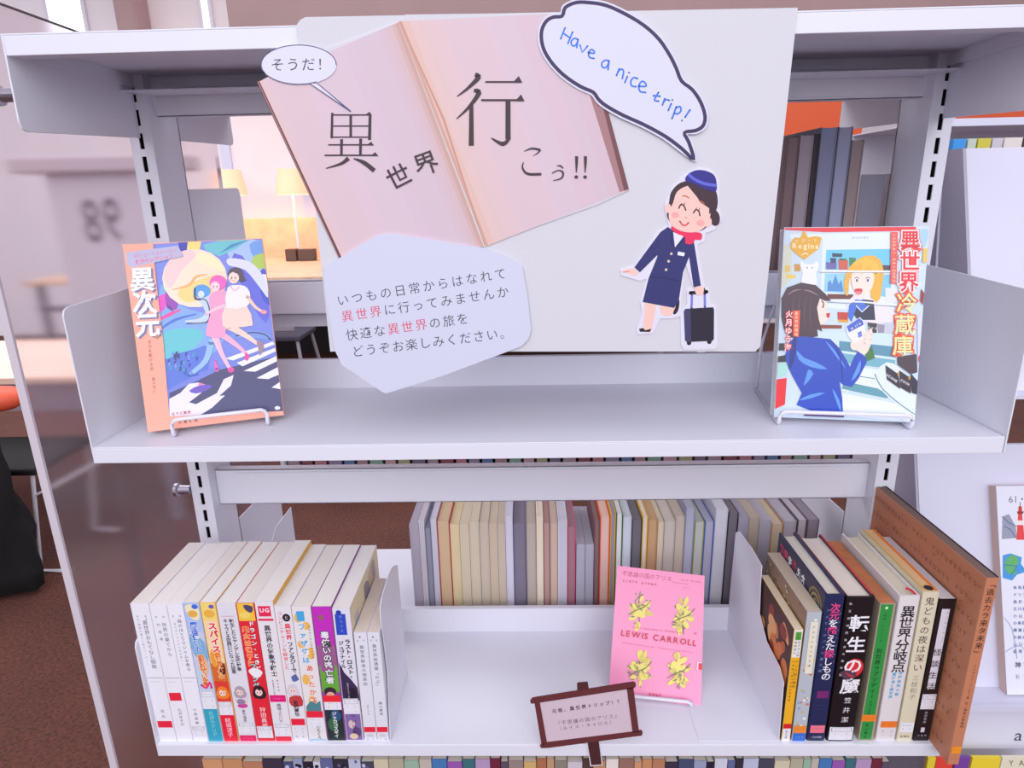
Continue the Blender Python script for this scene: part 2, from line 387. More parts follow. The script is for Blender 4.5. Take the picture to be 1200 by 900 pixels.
for i in range(10):
    for j in range(n): b.f.append([i * n + j, i * n + (j + 1) % n, (i + 1) * n + (j + 1) % n, (i + 1) * n + j]); b.m.append(0)
b.f += [list(range(n)), list(range(10 * n, 11 * n))]; b.m += [0, 0]
b.build('coat', pm((16, 13, 18), .85, .2, 12), loc=(xc, YC - 130, zb_), smooth=True, label='black coat hanging over the wire-legged chair beside the acrylic panel', cat='coat')
b = MB()
pr = [(0, 0), (60, 4), (92, 30), (98, 62), (78, 88), (40, 98), (0, 100)]
b.lathe(pr, (0, 0, 0), 16); q = at(8, 480, Y=YC - 140)
for v_ in b.v: v_.x = v_.x * 1.3 + q.x - 50; v_.y = v_.y * .8 + YC - 140; v_.z = v_.z * .8 + at(10, 480, Y=YC - 140).z
bg = b.build('cloth_bag', pm((232, 92, 62), .6, .1, 20), loc=(q.x, YC - 140, q.z), smooth=True, label='small orange-red cloth bag on the black coat', cat='bag')

# ------------------------------------------------------------------ shelving
t = thing('shelving_frame', 'grey steel frame of slotted posts and cross rails that carries the shelves', 'shelf frame', (0, 183, FL))
FRAME = t
def post(x):
    b = MB(); hw = 13; z = 0; H = 1574; sw = 2.6
    b.box(x - hw, 1.6, 0, x - hw + 1.5, 64, H); b.box(x + hw - 1.5, 1.6, 0, x + hw, 64, H); b.box(x - hw, 62.5, 0, x + hw, 64, H)
    b.box(x - hw, 0, 0, x - sw, 1.6, H); b.box(x + sw, 0, 0, x + hw, 1.6, H)      # front strips beside the slots
    k = 0; z0 = 0
    while True:                                                  # bridges between the slots: real openings
        zc = 2.6 + 25 * k
        if zc + 8.5 > H: b.box(x - sw, 0, z0, x + sw, 1.6, H); break
        b.box(x - sw, 0, z0, x + sw, 1.6, zc - 8.5 if zc > 8.5 else z0 + .5); z0 = zc + 8.5; k += 1
    b.box(x - hw + 1.5, 12, 0, x + hw - 1.5, 13, H, 1)  # near-black sheet inside the post paints the shade behind the slots
    return b
for x in (0, 900): post(x).build('upright_post', [STEEL, SLOT_SHADE], t, label='slotted grey post')
def rail(z0, z1, y=17, x0=14, x1=886):
    b = MB(); zz0, zz1 = z0 - FL, z1 - FL
    b.box(x0, y, zz0, x1, y + 1.5, zz1); b.box(x0, y, zz1 - 1.5, x1, y + 14, zz1); b.box(x0, y, zz0, x1, y + 14, zz0 + 1.5)
    b.box(x0 + 28, y - 1.6, zz0 + 3, x1 - 16, y, zz1 - 4); return b
rail(-164, -113).build('cross_rail', STEEL, t, bevel=.4); rail(330, 366).build('cross_rail', STEEL, t, bevel=.4); rail(95, 138, 24).build('cross_rail', STEEL, t, bevel=.4)
rail(-1190, -1130).build('cross_rail', STEEL, t, bevel=.4)
for z in (-134, 330):
    b = MB().lathe([(0, 0), (9, 0), (9, 4), (6, 5), (6, 20), (0, 20)], (-34.5, 1 if z < 0 else -160, z - FL), 16, axis='X')
    b.build('standoff_bolt', BOLT, t, label='steel standoff', smooth=False)

def shelf(z, label, near=True, stop=38, plate_up=True, ph=(141, 148), name='metal_shelf', grp='shelves of the near side', rx=901):
    """board with folded front lip, back stop and two side plates; the far side mirrors about the posts"""
    y0, y1 = (0, 200) if near else (430, 232)
    sgn = 1 if near else -1
    t = thing(name, label, 'shelf', (0, y0, z), group=grp)
    D = abs(y1 - y0)
    def Y(a): return sgn * a
    b = MB(); b.box(0, Y(0), -1.5, 900, Y(D), 0); b.box(0, Y(0), -17, 900, Y(1.6), -1.5); b.box(0, Y(1.6), -17, 900, Y(16), -15.4)
    b.box(0, Y(D - 1.6), -22, 900, Y(D), -1.5); b.box(0, Y(D - 40), -22, 900, Y(D - 1.6), -20.5)
    for xx in (0, 898.5): b.box(xx, Y(1.6), -15.4, xx + 1.5, Y(D - 1.6), -1.5)
    b.build('shelf_board', STEEL, t, bevel=.5)
    if plate_up:
        b = MB().box(14, Y(D), -1.5, 886, Y(D + 1.5), stop); b.box(14, Y(D + 1.5), stop - 1.5, 886, Y(D + 8), stop); b.build('back_stop', STEEL, t, bevel=.3)
    for x, o in ((-1.6, -1), (rx, 1)):
        h0, h1 = ph
        if plate_up: prof = [(0, -17), (0, h0 - 8), (2.5, h0 - 2.5), (8, h0), (183 if near else 183, h1), (183, -17)]
        else: prof = [(0, 0), (-2, -h0 + 8), (0, -h0 + 2), (6, -h0), (183, -h1), (183, 0)]
        MB().prism([(x, Y(a), c) for a, c in prof], (1.6, 0, 0)).build('side_plate', STEEL, t, bevel=.4)
    return t
shelf(374, 'top shelf whose lip carries the poster, side plates pointing down', plate_up=False, ph=(77, 68))
shelf(0, 'middle shelf carrying the two face-out picture novels')
shelf(-371, 'lower shelf with two rows of upright books and a pink book')
shelf(-742, 'lowest shelf, its tall books just showing below the lower shelf')
shelf(374, 'top shelf of the far side, only its hanging side plate showing', near=False, plate_up=False, ph=(59, 65), grp='shelves of the far side')
shelf(97, 'far side shelf with dark tall books', near=False, ph=(157, 153), grp='shelves of the far side')
shelf(-371, 'far side shelf with a row of pale books turned away', near=False, stop=8, grp='shelves of the far side')

po = MB().box(-43, -203, 20, -35, 270, 1612).build('end_panel', ACRYL, FRAME, label='smoky translucent acrylic panel closing the end of the shelving')
MB().box(-43, -206, 20, -35, -203, 1612).build('edge_trim', pm((206, 196, 206), .4), po, label='pale polished edge')
for y in (-140, 200): MB().box(-47, y, 0, -31, y + 30, 22).build('panel_foot', BOLT, po)

# ------------------------------------------------------------------ poster on the top shelf's lip
PY = -3.0
t = thing('poster', 'hand-made white poster with an open book picture, hung on the top shelf lip', 'poster', (452, PY, 90))
def P3(u, v, y=PY): q = at(u, v, Y=y); return q - Vector((452, PY, 90))
MB().prism([P3(347, 30), P3(352, 23), P3(358, 20), P3(935, 9), P3(891, 406), P3(885, 412), P3(387, 412)], (0, 1.6, 0)).build('board', CARD, t)
def cut(pts, y, th, name, mat, label, parent=t, scale=1.0):
    return MB().prism([P3(u, v, y) for u, v in pts], (0, th, 0)).build(name, mat, parent, label=label)
c2 = lambda x, y: (300 + x / 3, y / 3)
book_out = [(303, 96), (350, 71), (388, 55), (430, 40), (467, 25.5), (475, 17), (560, 16), (640, 15), (668, 14.5), (684, 60), (737, 223), (700, 240), (650, 258), (600, 276), (570, 289), (540, 289), (500, 291), (445, 297), (399, 304)]
bp = cut(book_out, PY - 1, .9, 'book_picture', CARD, 'printed picture of an open blank book')
a = Art(t, P3(500, 200, PY - 1), (1, 0, 0), (0, 0, -1), (0, -1, 0), px=(0, 0, 1), lift=.04); a.rough = .6
a.p = bp
lerp = lambda p, q, t_: (p[0] + (q[0] - p[0]) * t_, p[1] + (q[1] - p[1]) * t_)
# pages: printed tones in strips running along the gutter
def strips(TL, TR, BR, BL, stops):
    for i in range(len(stops) - 1):
        t0, c0 = stops[i]; t1, c1 = stops[i + 1]; n = max(1, int(abs(t1 - t0) * 40))
        a.layer += 0
        for k in range(n):
            s0 = t0 + (t1 - t0) * k / n; s1 = t0 + (t1 - t0) * (k + 1) / n; cc = tuple(int((c0[j] + (c1[j] - c0[j]) * (k + .5) / n) / 3) * 3 for j in range(3))
            a.raw([lerp(TL, TR, s0), lerp(TL, TR, s1), lerp(BL, BR, s1), lerp(BL, BR, s0)], [(0, 1, 2, 3)], cc)
a.layer = 1
pk = (218, 196, 208)
strips((303, 96), (467, 26), (567, 289), (399, 303), [(0, (226, 196, 196)), (.08, (222, 198, 206)), (.5, pk), (.85, (214, 192, 206)), (.95, (214, 186, 190)), (1, (202, 160, 148))])
a.layer = 2
strips((467, 25), (668, 15), (736, 223), (569, 289), [(0, (196, 148, 136)), (.02, (224, 186, 170)), (.06, (226, 196, 194)), (.25, (222, 196, 204)), (.6, pk), (1, (214, 190, 200))])
a.stroke([(303, 97), (399, 303)], 3.6, (112, 66, 70)); a.stroke([(302, 95), (397.5, 303)], 1, (168, 132, 132))
a.poly([(686, 95), (697, 95), (737, 222), (726, 225)], (168, 124, 128)); a.poly([(700, 100), (704.5, 100), (737, 221.5), (731.5, 223.5)], (120, 74, 80))
a.stroke([(469, 26), (520, 140), (568, 287)], [1.5, 2.5, 1], (204, 150, 134))
a.build('page_print')
ink = (66, 50, 58)
a = Art(bp, P3(500, 200, PY - 1), (1, 0, 0), (0, 0, -1), (0, -1, 0), px=(300, 0, 3), lift=.3); a.rough = .6
def tri(x, y, w, h): a.poly([(x - w, y), (x - w * .35, y - h), (x, y)], ink)
S = lambda pts, w, sm=0: a.stroke(pts, w, ink, sm, caps=False)
# the character for "different", brush style
S([(268, 396), (266, 486)], [8, 9]); S([(401, 402), (399, 492)], [10, 11]); S([(265, 404), (402, 404)], 5); tri(408, 405, 26, 12)
S([(268, 443), (398, 443)], 4.5); S([(268, 482), (398, 482)], 4.5); S([(333, 404), (333, 482)], 9)
S([(301, 489), (300, 546)], [10, 9]); S([(368, 487), (367, 546)], [10, 9]); S([(254, 509), (412, 509)], 5); tri(414, 511, 26, 13)
S([(241, 546), (428, 546)], 5.5); tri(430, 549, 30, 14); S([(325, 556), (300, 575), (246, 592)], [16, 10, 3], 4); S([(343, 557), (380, 572), (416, 600)], [4, 15, 16], 4)
# the character for "go"
S([(770, 262), (782, 272), (745, 310), (707, 339)], [14, 18, 10, 3], 4); S([(766, 318), (784, 326), (750, 375), (705, 418)], [12, 18, 11, 3], 4); S([(757, 368), (757, 512)], [14, 18])
S([(806, 288), (934, 288)], 6); tri(936, 291, 34, 24); S([(792, 352), (941, 352)], 7); tri(944, 356, 34, 24)
S([(886, 354), (886, 490)], [17, 18]); S([(893, 484), (868, 506), (827, 485)], [8, 16, 3], 4)
S([(942, 532), (970, 522), (1000, 527)], [2, 7, 8], 4); S([(1000, 527), (990, 538), (974, 548)], [7, 4, 1.5], 3); S([(940, 570), (937, 590), (955, 611), (1003, 612)], [3, 6, 9, 9], 4)
S([(1057, 583), (1070, 583), (1080, 592)], [2, 6, 4], 3); S([(1041, 609), (1062, 599), (1079, 606), (1074, 626), (1044, 635)], [4, 4, 7, 6, 2], 4)
for x in (1127, 1158): S([(x, 549), (x, 575), (x - 1, 607)], [11, 9, 3]); a.ell(x - 1, 622, 6.5, 6, ink)
a.layer += 1; a.char('世', 502, 622, 88, math.radians(-27), ink, .006); a.char('界', 598, 576, 88, math.radians(-20), ink, .006)
a.build('lettering', 'dark brush-style title characters')

# small round speech bubble
el = [(350 + 44.5 * math.cos(k / 24 * 2 * math.pi), 76 + 23.5 * math.sin(k / 24 * 2 * math.pi)) for k in range(25)][:-1]
bub = cut(el, PY - 1.8, .7, 'speech_bubble', pm((222, 222, 240), .6), 'small oval speech bubble')
a = Art(bub, P3(350, 76, PY - 1.8), (1, 0, 0), (0, 0, -1), (0, -1, 0), px=(300, 0, 3), lift=.04); a.rough = .6
a.poly([(188, 292), (332, 391), (216, 296)], (222, 220, 238)); nb = (74, 70, 120)
a.stroke([(188, 293), (332, 391)], [2.5, 4], nb); a.stroke([(216, 293), (332, 391)], [2.5, 4], nb)
a.stroke([(150 + 132 * math.cos(x), 227 + 69 * math.sin(x)) for x in [math.radians(58 + 3 * 0 + k * 298 / 30 + 4) for k in range(31)]], 3, nb)
a.line('そうだ！', (76, 228), (238, 226), 50, (50, 40, 60), -.004)
a.build('lettering')

# cloud speech bubble
cl = [(235, 75), (250, 35), (300, 12), (360, 12), (440, 25), (530, 65), (620, 120), (690, 185), (740, 260), (770, 320), (795, 380), (845, 420), (885, 480), (905, 545), (895, 590), (860, 612), (808, 622), (828, 665), (852, 748), (800, 700), (720, 640), (620, 585), (520, 540), (440, 495), (405, 465), (380, 432), (320, 405), (240, 350), (180, 285), (145, 220), (138, 150), (160, 100), (195, 80)]
sharp = []
def wide(pts, k):
    n = len(pts); A = sum(pts[i][0] * pts[(i + 1) % n][1] - pts[(i + 1) % n][0] * pts[i][1] for i in range(n)); sg = 1 if A > 0 else -1
    out = []
    for i in range(n):
        p, q = pts[i - 1], pts[(i + 1) % n]; dx, dy = q[0] - p[0], q[1] - p[1]; l = math.hypot(dx, dy) or 1
        out.append((pts[i][0] + sg * dy / l * k, pts[i][1] - sg * dx / l * k))
    return out
c3 = lambda x, y: (600 + x / 4, y / 4)
bub = cut([c3(*p) for p in smooth_pts(wide(cl, 17), True, 3)], PY - 2.2, .9, 'speech_bubble', pm((218, 219, 236), .6), 'cloud-shaped bubble with a thick dark outline')
a = Art(bub, P3(700, 76, PY - 2.2), (1, 0, 0), (0, 0, -1), (0, -1, 0), px=(600, 0, 4), lift=.04); a.rough = .6
a.stroke(cl, 17, (62, 48, 92), 3, closed=True)
bl = (64, 122, 236)
for st in ([(249, 130), (228, 182)], [(284, 150), (262, 204)], [(238, 154), (273, 178)], [(308, 184), (291, 180), (277, 196), (283, 214), (299, 211), (310, 186)], [(310, 186), (303, 223)], [(319, 211), (329, 246), (354, 216)],
           [(357, 246), (385, 250), (383, 238), (371, 232), (359, 248), (363, 268), (385, 274)], [(454, 284), (434, 283), (420, 299), (427, 317), (444, 313), (455, 288)], [(455, 288), (450, 326)],
           [(503, 322), (490, 354)], [(497, 335), (512, 324), (523, 334), (517, 368)], [(541, 358), (529, 387)], [(548, 340), (549, 341)], [(588, 368), (570, 364), (557, 380), (561, 402), (582, 406)],
           [(596, 404), (628, 404), (624, 388), (609, 381), (595, 400), (600, 428), (626, 433)], [(687, 433), (676, 450), (668, 470), (687, 474)], [(663, 448), (694, 451)], [(716, 462), (705, 493)], [(710, 478), (722, 466), (737, 470)],
           [(746, 486), (733, 517)], [(751, 468), (752, 469)], [(770, 500), (750, 556)], [(768, 506), (787, 499), (792, 518), (777, 533), (760, 530)], [(834, 515), (811, 549)], [(796, 564), (797, 565)]):
    a.stroke(st, 7.5, bl, 0 if len(st) < 4 else 3)
a.build('lettering', 'blue handwritten words')

# cabin attendant cut-out
o7 = (680, 180, 3.75); c7 = lambda p: (680 + p[0] / 3.75, 180 + p[1] / 3.75)
outl = [(400, 150), (455, 95), (520, 62), (580, 75), (612, 120), (612, 230), (622, 290), (590, 335), (550, 350), (545, 385), (515, 400), (550, 600), (520, 625), (500, 600), (462, 480), (445, 650), (440, 715), (400, 725), (350, 725), (320, 790), (250, 795), (248, 765), (272, 700), (262, 650), (290, 550), (262, 560), (180, 535), (175, 510), (235, 495), (340, 340), (390, 320), (370, 250), (370, 215)]
cu = cut([c7(p) for p in outl], PY - .9, .8, 'attendant_cutout', pm((226, 224, 240), .6), 'paper cut-out of a smiling cabin attendant in navy uniform')
a = Art(cu, P3(800, 300, PY - .9), (1, 0, 0), (0, 0, -1), (0, -1, 0), px=o7, lift=.04); a.rough = .6
navy = (48, 50, 112); skin = (246, 202, 192); hair = (66, 44, 56); blk = (36, 26, 40)
a.poly([(285, 650), (335, 660), (315, 778), (276, 776)], skin); a.poly([(352, 668), (400, 678), (418, 672), (408, 700), (385, 715), (356, 702)], skin, 3)
a.poly([(258, 770), (276, 766), (285, 776), (312, 770), (306, 784), (262, 783)], blk); a.poly([(428, 640), (436, 650), (430, 690), (415, 707), (408, 700), (418, 675)], blk, 3)
a.poly([(180, 518), (205, 508), (236, 505), (256, 524), (240, 538), (215, 528)], skin, 3); a.stroke([(190, 521), (214, 518)], 4, (220, 140, 130))
a.poly([(500, 588), (538, 584), (543, 602), (530, 622), (508, 618)], skin, 3)
a.poly([(385, 322), (352, 345), (300, 415), (238, 500), (262, 522), (345, 440)], navy); a.poly([(470, 400), (500, 392), (530, 580), (498, 588)], navy)
a.poly([(385, 322), (420, 345), (500, 388), (478, 455), (452, 520), (432, 650), (412, 678), (274, 652), (300, 548), (338, 455), (345, 400), (360, 350)], navy)
a.stroke([(305, 542), (370, 545), (432, 560)], 3, (30, 30, 70)); a.stroke([(300, 420), (355, 400)], 2, (36, 38, 90)); a.stroke([(462, 460), (475, 420)], 3, (36, 38, 90))
a.poly([(408, 345), (455, 362), (416, 413)], (232, 230, 246)); a.stroke([(404, 350), (400, 392), (418, 414), (450, 385)], 4, (32, 32, 80))
for x, y in ((400, 440), (388, 473), (377, 510)): a.ell(x, y, 6, 6, (222, 196, 186))
a.poly([(429, 430), (459, 436), (456, 451), (427, 446)], (240, 240, 250))
a.poly([(403, 318), (440, 340), (500, 345), (528, 348), (536, 362), (528, 380), (505, 378), (492, 397), (462, 395), (460, 366), (430, 355), (402, 335)], (238, 48, 96), 2)
a.ell(590, 282, 23, 36, hair, -10); a.poly([(390, 215), (400, 168), (440, 128), (500, 120), (560, 145), (598, 170), (602, 235), (575, 285), (556, 320), (530, 338), (470, 345), (405, 310), (380, 270)], hair, 3)
a.ell(385, 240, 14, 21, skin); a.ell(560, 300, 18, 23, skin)
a.poly([(408, 215), (425, 168), (470, 142), (505, 150), (525, 205), (568, 240), (568, 285), (545, 325), (505, 345), (450, 342), (402, 315), (388, 265)], skin, 3)
a.poly([(472, 142), (500, 130), (560, 150), (600, 180), (598, 240), (566, 266), (566, 240), (528, 215), (512, 190)], hair)
a.ell(417, 270, 17, 13, (244, 172, 166)); a.ell(528, 305, 18, 14, (244, 172, 166))
for e_ in ([(433, 240), (442, 224), (456, 230), (463, 249)], [(497, 260), (508, 246), (521, 254), (525, 273)]): a.stroke(e_, 6, (60, 30, 40), 3)
a.stroke([(440, 228), (446, 218)], 3, (60, 30, 40)); a.stroke([(455, 228), (458, 216)], 3, (60, 30, 40)); a.stroke([(506, 250), (510, 238)], 3, (60, 30, 40)); a.stroke([(520, 252), (524, 240)], 3, (60, 30, 40))
a.stroke([(450, 187), (462, 186), (476, 194)], 5, (200, 110, 90), 2); a.stroke([(523, 208), (535, 212), (545, 222)], 5, (200, 110, 90), 2)
a.stroke([(437, 297), (448, 312), (463, 315), (475, 303)], 6, (224, 60, 70), 3); a.ell(464, 282, 3, 3, (220, 130, 120))
a.poly([(462, 118), (472, 92), (505, 74), (545, 74), (585, 92), (598, 125), (596, 165), (560, 160), (505, 135)], (50, 46, 140), 3)
a.stroke([(474, 90), (500, 112), (545, 132), (598, 140)], 13, (98, 104, 214), 3, caps=False)
a.build('printed_figure')
su = cut([c7(p) for p in [(440, 690), (470, 665), (468, 600), (480, 590), (565, 590), (572, 660), (598, 670), (604, 845), (590, 860), (455, 862), (442, 840)]], PY - .9, .8, 'suitcase_cutout', pm((226, 224, 240), .6), 'paper cut-out of a black trolley case')
a = Art(su, P3(820, 380, PY - .9), (1, 0, 0), (0, 0, -1), (0, -1, 0), px=o7, lift=.2); a.rough = .6
a.stroke([(491, 620), (489, 680)], 10, (122, 128, 214)); a.stroke([(547, 615), (548, 675)], 10, (122, 128, 214))
a.ell(478, 831, 10, 11, blk); a.ell(567, 826, 10, 11, blk)
a.poly([(462, 682), (583, 675), (588, 685), (587, 815), (580, 823), (468, 828), (460, 820), (455, 692)], (40, 32, 52)); a.poly([(462, 682), (484, 681), (488, 827), (468, 828), (460, 820), (455, 692)], (66, 62, 104))
a.stroke([(484, 612), (556, 607)], 15, (46, 30, 50)); a.poly([(504, 590), (538, 586), (540, 618), (512, 620)], skin, 2)
a.build('printed_figure')

# text card
cp = [(452, 274), (467, 275), (565, 290), (597, 302), (612, 312), (618, 345), (622.5, 387), (619, 398), (611, 406), (520, 440), (453, 461), (449, 460), (401, 428), (392, 410), (382, 350), (379, 322), (381, 312), (390, 307), (440, 277)]
ca = cut([(u, v) for u, v in cp], PY - 2.4, 1.0, 'text_card', pm((210, 213, 234), .6), 'pale many-sided card with printed invitation')
a = Art(ca, P3(500, 370, PY - 2.4), (1, 0, 0), (0, 0, -1), (0, -1, 0), px=(360, 270, 4), lift=.04); a.rough = .6
k1 = (52, 44, 62); r1 = (222, 62, 96)
a.line('いつもの日常からはなれて', (167, 327), (905, 205), 58, k1, -.006)
a.line('異世界に行ってみませんか', (188, 402), (917, 290), 58, k1, -.006, cols=[r1] * 3 + [k1] * 9)
a.line('快適な異世界の旅を', (210, 490), (728, 415), 58, k1, -.006, cols=[k1] * 3 + [r1] * 3 + [k1] * 3)
a.line('どうぞお楽しみください。', (237, 567), (930, 482), 58, k1, -.006)
a.build('lettering')

# ------------------------------------------------------------------ brown paper signboard on the lower lip
t = thing('paper_signboard', 'small brown-framed paper signboard on a stake, stuck to the lower shelf lip', 'sign', (500, -2.2, -398))
def Q3(u, v): return at(600 + u / 7.06, 780 + v / 7.06, Y=-2.2) - Vector((500, -2.2, -398))
o9 = (600, 780, 7.06)
br = pm((100, 44, 48), .6); 
MB().prism([Q3(610, 590), Q3(712, 590), Q3(752, 822), Q3(648, 834)], (0, 1.2, 0)).build('stake', pm((232, 224, 234), .6), t, label='white-edged dark stake')
MB().prism([Q3(612, 560), Q3(710, 560), Q3(742, 815), Q3(655, 822)], (0, -.5, 0)).build('stake', pm((72, 32, 36), .6), t)
MB().prism([Q3(200, 290), Q3(960, 175), Q3(1015, 545), Q3(270, 640)], (0, -.9, 0)).build('board', pm((212, 190, 204), .6), t)
MB().prism([Q3(537, 145), Q3(545, 138), Q3(620, 131), Q3(628, 140), Q3(636, 195), Q3(540, 205)], (0, -.9, 0)).build('post_top', pm((80, 36, 40), .6), t)
for nm, q in (('frame_bar', [(185, 300), (230, 298), (292, 645), (245, 652)]), ('frame_bar', [(948, 180), (1003, 172), (1050, 538), (996, 545)]),
              ('frame_bar', [(150, 288), (165, 264), (200, 256), (1000, 130), (1020, 136), (1024, 160), (1010, 178), (230, 298), (160, 308)]),
              ('frame_bar', [(232, 655), (248, 638), (290, 626), (1000, 538), (1070, 530), (1080, 545), (1074, 570), (300, 672), (240, 674)])):
    MB().prism([Q3(*p) for p in q], (0, -1.6, 0)).build(nm, br, t)
a = Art(t, (0, -.95, 50), (1, 0, 0), (0, 0, -1), (0, -1, 0), px=o9, lift=.03); a.rough = .6
a.line('元祖、異世界トリップ！？', (350, 377), (888, 297), 36, (66, 44, 54), .022, sx=1.05)
a.line('『不思議の国のアリス』', (380, 478), (868, 414), 38, (110, 92, 104), 0, sx=1.15); a.line('（ルイス・キャロル）', (392, 522), (826, 468), 34, (110, 92, 104), 0, sx=1.15)
a.build('lettering')

# ------------------------------------------------------------------ books
def make_book(name, label, group, x, y, z, w_, h, d, cov, cat='book', hard=False, page=(236, 226, 214), bulge=0, rot=None, covers=None, edge=None):
    """spine at the front (local y=0), fore edge at the back"""
    t = thing(name, label, cat, (x, y, z), rot=rot, group=group)
    th = 2.2 if hard else .55; r = min(1.6 if hard else .7, w_ * .2); b = MB()
    arc = [(r + (w_ - 2 * r) * k / 6, -bulge * (1 - (2 * k / 6 - 1) ** 2)) for k in range(7)] if bulge else [(r, 0), (w_ - r, 0)]
    sec = [(0, d), (0, r), (.3 * r, .3 * r)] + arc + [(w_ - .3 * r, .3 * r), (w_, r), (w_, d), (w_ - th, d), (w_ - th, th + .3), (th, th + .3), (th, d)]
    b.prism([(p[0], p[1], 0) for p in sec], (0, 0, h)); b.build('cover', pm(cov, .4, tone='cover'), t)
    e = 3 if hard else .15
    pb = MB()
    px0, px1 = th + .05, w_ - th - .05; z0, z1 = (e, h - e); y0, y1 = th + .35, d - (e if hard else .2)
    if hard:                                   # hollow fore edge, page sheets in a few stepped sections
        pts = [(px0, y0), (px1, y0)] + [(px1 - (px1 - px0) * k / 6, y1 - 2.2 * math.sin(k / 6 * math.pi)) for k in range(7)]
        pb.prism([(p[0], p[1], z0) for p in pts], (0, 0, z1 - z0))
    else: pb.box(px0, y0, z0, px1, y1, z1)
    po = pb.build('page_block', pages(page), t)
    if hard and edge:
        MB().tube([(px0 + .5, y0 + 1, z1 + .6), (px1 - .5, y0 + 1, z1 + .6)], 1.0, 6).build('headband', pm(edge, .5), t)
    return t
def spine(t, w_, h, bulge=0, name='spine_print', fn=None):
    a = Art(t, (0, 0, h), (1, 0, 0), (0, 0, -1), (0, -1, 0), bulge=(w_, bulge) if bulge else None, lift=.3 if bulge else .06)
    a.w = w_; a.h = h; fn(a); return a.build(name)
K = (44, 38, 52); RED = (232, 36, 62); WH = (240, 238, 246)
def band(a, v0, v1, col, u0=.05, u1=.95): a.rect(a.w * u0, a.h * v0, a.w * u1, a.h * v1, col)
def vt(a, s, u, v0, v1, size, col=K, bold=0, outline=None, ow=.05, cols=None): a.col(s, a.w * u, a.h * v0, a.h * v1, size * (1.1 if a.w < 24 else 1), col, bold, outline, ow, cols=cols)
def scribble(a, v, col=(110, 104, 122), u=.5, size=2.2, s='913・6'):
    a.line(s, (a.w * (u - .22), a.h * v), (a.w * (u + .22), a.h * v), size, col)
def label_box(a, v0, v1, boxed=True):
    band(a, v0, v1, (232, 230, 240), .06, .94); m = (v1 - v0) / 3
    if boxed:
        for q in (v0 + .004, v0 + m): a.rect(a.w * .12, a.h * q, a.w * .88, a.h * q + .35, (120, 130, 140))
        for q in (.12, .86): a.rect(a.w * q, a.h * (v0 + .004), a.w * (q + .025), a.h * (v0 + m), (120, 130, 140))
    scribble(a, v0 + m * .55); scribble(a, v0 + m * 1.6, s='イセ'); scribble(a, v0 + m * 2.5, s='13')
def girl(a, u, v, r, hc, bg=None, face=(248, 214, 206)):
    """small printed head with hair"""
    x, y = a.w * u, a.h * v
    if bg: a.poly([(x - r * 1.25, y - r * 1.3), (x + r * 1.25, y - r * 1.3), (x + r * 1.3, y + r * 1.7), (x - r * 1.3, y + r * 1.7)], bg, 2)
    a.ell(x, y, r, r * 1.15, hc); a.poly([(x - r * 1.05, y), (x + r * 1.05, y), (x + r * .9, y + r * 1.5), (x - r * .9, y + r * 1.5)], hc, 2)
    a.ell(x - r * .05, y + r * .3, r * .62, r * .72, face)
    a.poly([(x - r * .75, y + r * .1), (x - r * .3, y - r * .5), (x + r * .1, y + r * .05), (x + r * .4, y - r * .4), (x + r * .75, y + r * .15), (x + r * .6, y - r * .7), (x - r * .6, y - r * .7)], hc)
    for k in (-.32, .22): a.ell(x + r * k, y + r * .35, r * .11, r * .16, (90, 50, 70), n=8)
    a.stroke([(x - r * .12, y + r * .72), (x + r * .05, y + r * .74)], r * .08, (220, 90, 90))

BX = [0.0, 21.0, 40.4, 58.6, 77.0, 95.3, 117.0, 137.6, 158.4, 177.2, 199.0, 221.6]
GRP = 'light novels upright at the acrylic panel end of the lower shelf'
ZL = -371; YB = 5
def s1(a):
    vt(a, '異世界おもてなし御飯', .62, .13, .44, 5.6, (92, 88, 108)); vt(a, 'ご機嫌な魔王と聖女パーティー', .28, .12, .42, 2.6, (140, 136, 152))
    a.line('・・・・', (a.w * .25, a.h * .03), (a.w * .75, a.h * .03), 2, (130, 126, 146)); scribble(a, .085, s='書籍'); scribble(a, .105, s='文庫')
    a.rect(a.w * .1, a.h * .52, a.w * .95, a.h * .523, (120, 116, 130)); scribble(a, .55, s='・・・・・', size=4, u=.45)
    vt(a, '忍丸', .55, .77, .81, 4, (90, 86, 104)); band(a, .845, .895, RED, .12, .95); scribble(a, .92, (226, 90, 110), s='1'); a.line('・・・・', (a.w * .3, a.h * .985), (a.w * .85, a.h * .985), 2.5, (60, 56, 70))
def s2(a):
    vt(a, '世界の果てから', .66, .14, .35, 5.2, (92, 88, 108)); vt(a, '料理番', .33, .14, .24, 3.6, (120, 116, 134)); scribble(a, .085, s='書籍')
    a.rect(a.w * .1, a.h * .52, a.w * .95, a.h * .523, (120, 116, 130)); scribble(a, .55, s='・・・・', size=4, u=.45)
    band(a, .63, .69, RED, .1, .82); scribble(a, .72, (226, 90, 110), s='2'); vt(a, '七沢ゆきの', .55, .76, .87, 4, (92, 88, 108)); a.line('・・・', (a.w * .3, a.h * .985), (a.w * .85, a.h * .985), 2.5, (60, 56, 70))
def s3(a):
    vt(a, '森のほとりでジャムを煮る', .62, .12, .46, 4.7, (80, 76, 98)); vt(a, '異世界ではじめる田舎暮らし', .3, .14, .42, 2.4, (150, 146, 162)); scribble(a, .085, s='書籍')
    a.rect(a.w * .1, a.h * .52, a.w * .95, a.h * .523, (120, 116, 130)); scribble(a, .55, s='・・・・', size=4, u=.45)
    vt(a, '小鳥遊郁', .5, .76, .86, 4, (92, 88, 108)); label_box(a, .885, .965)
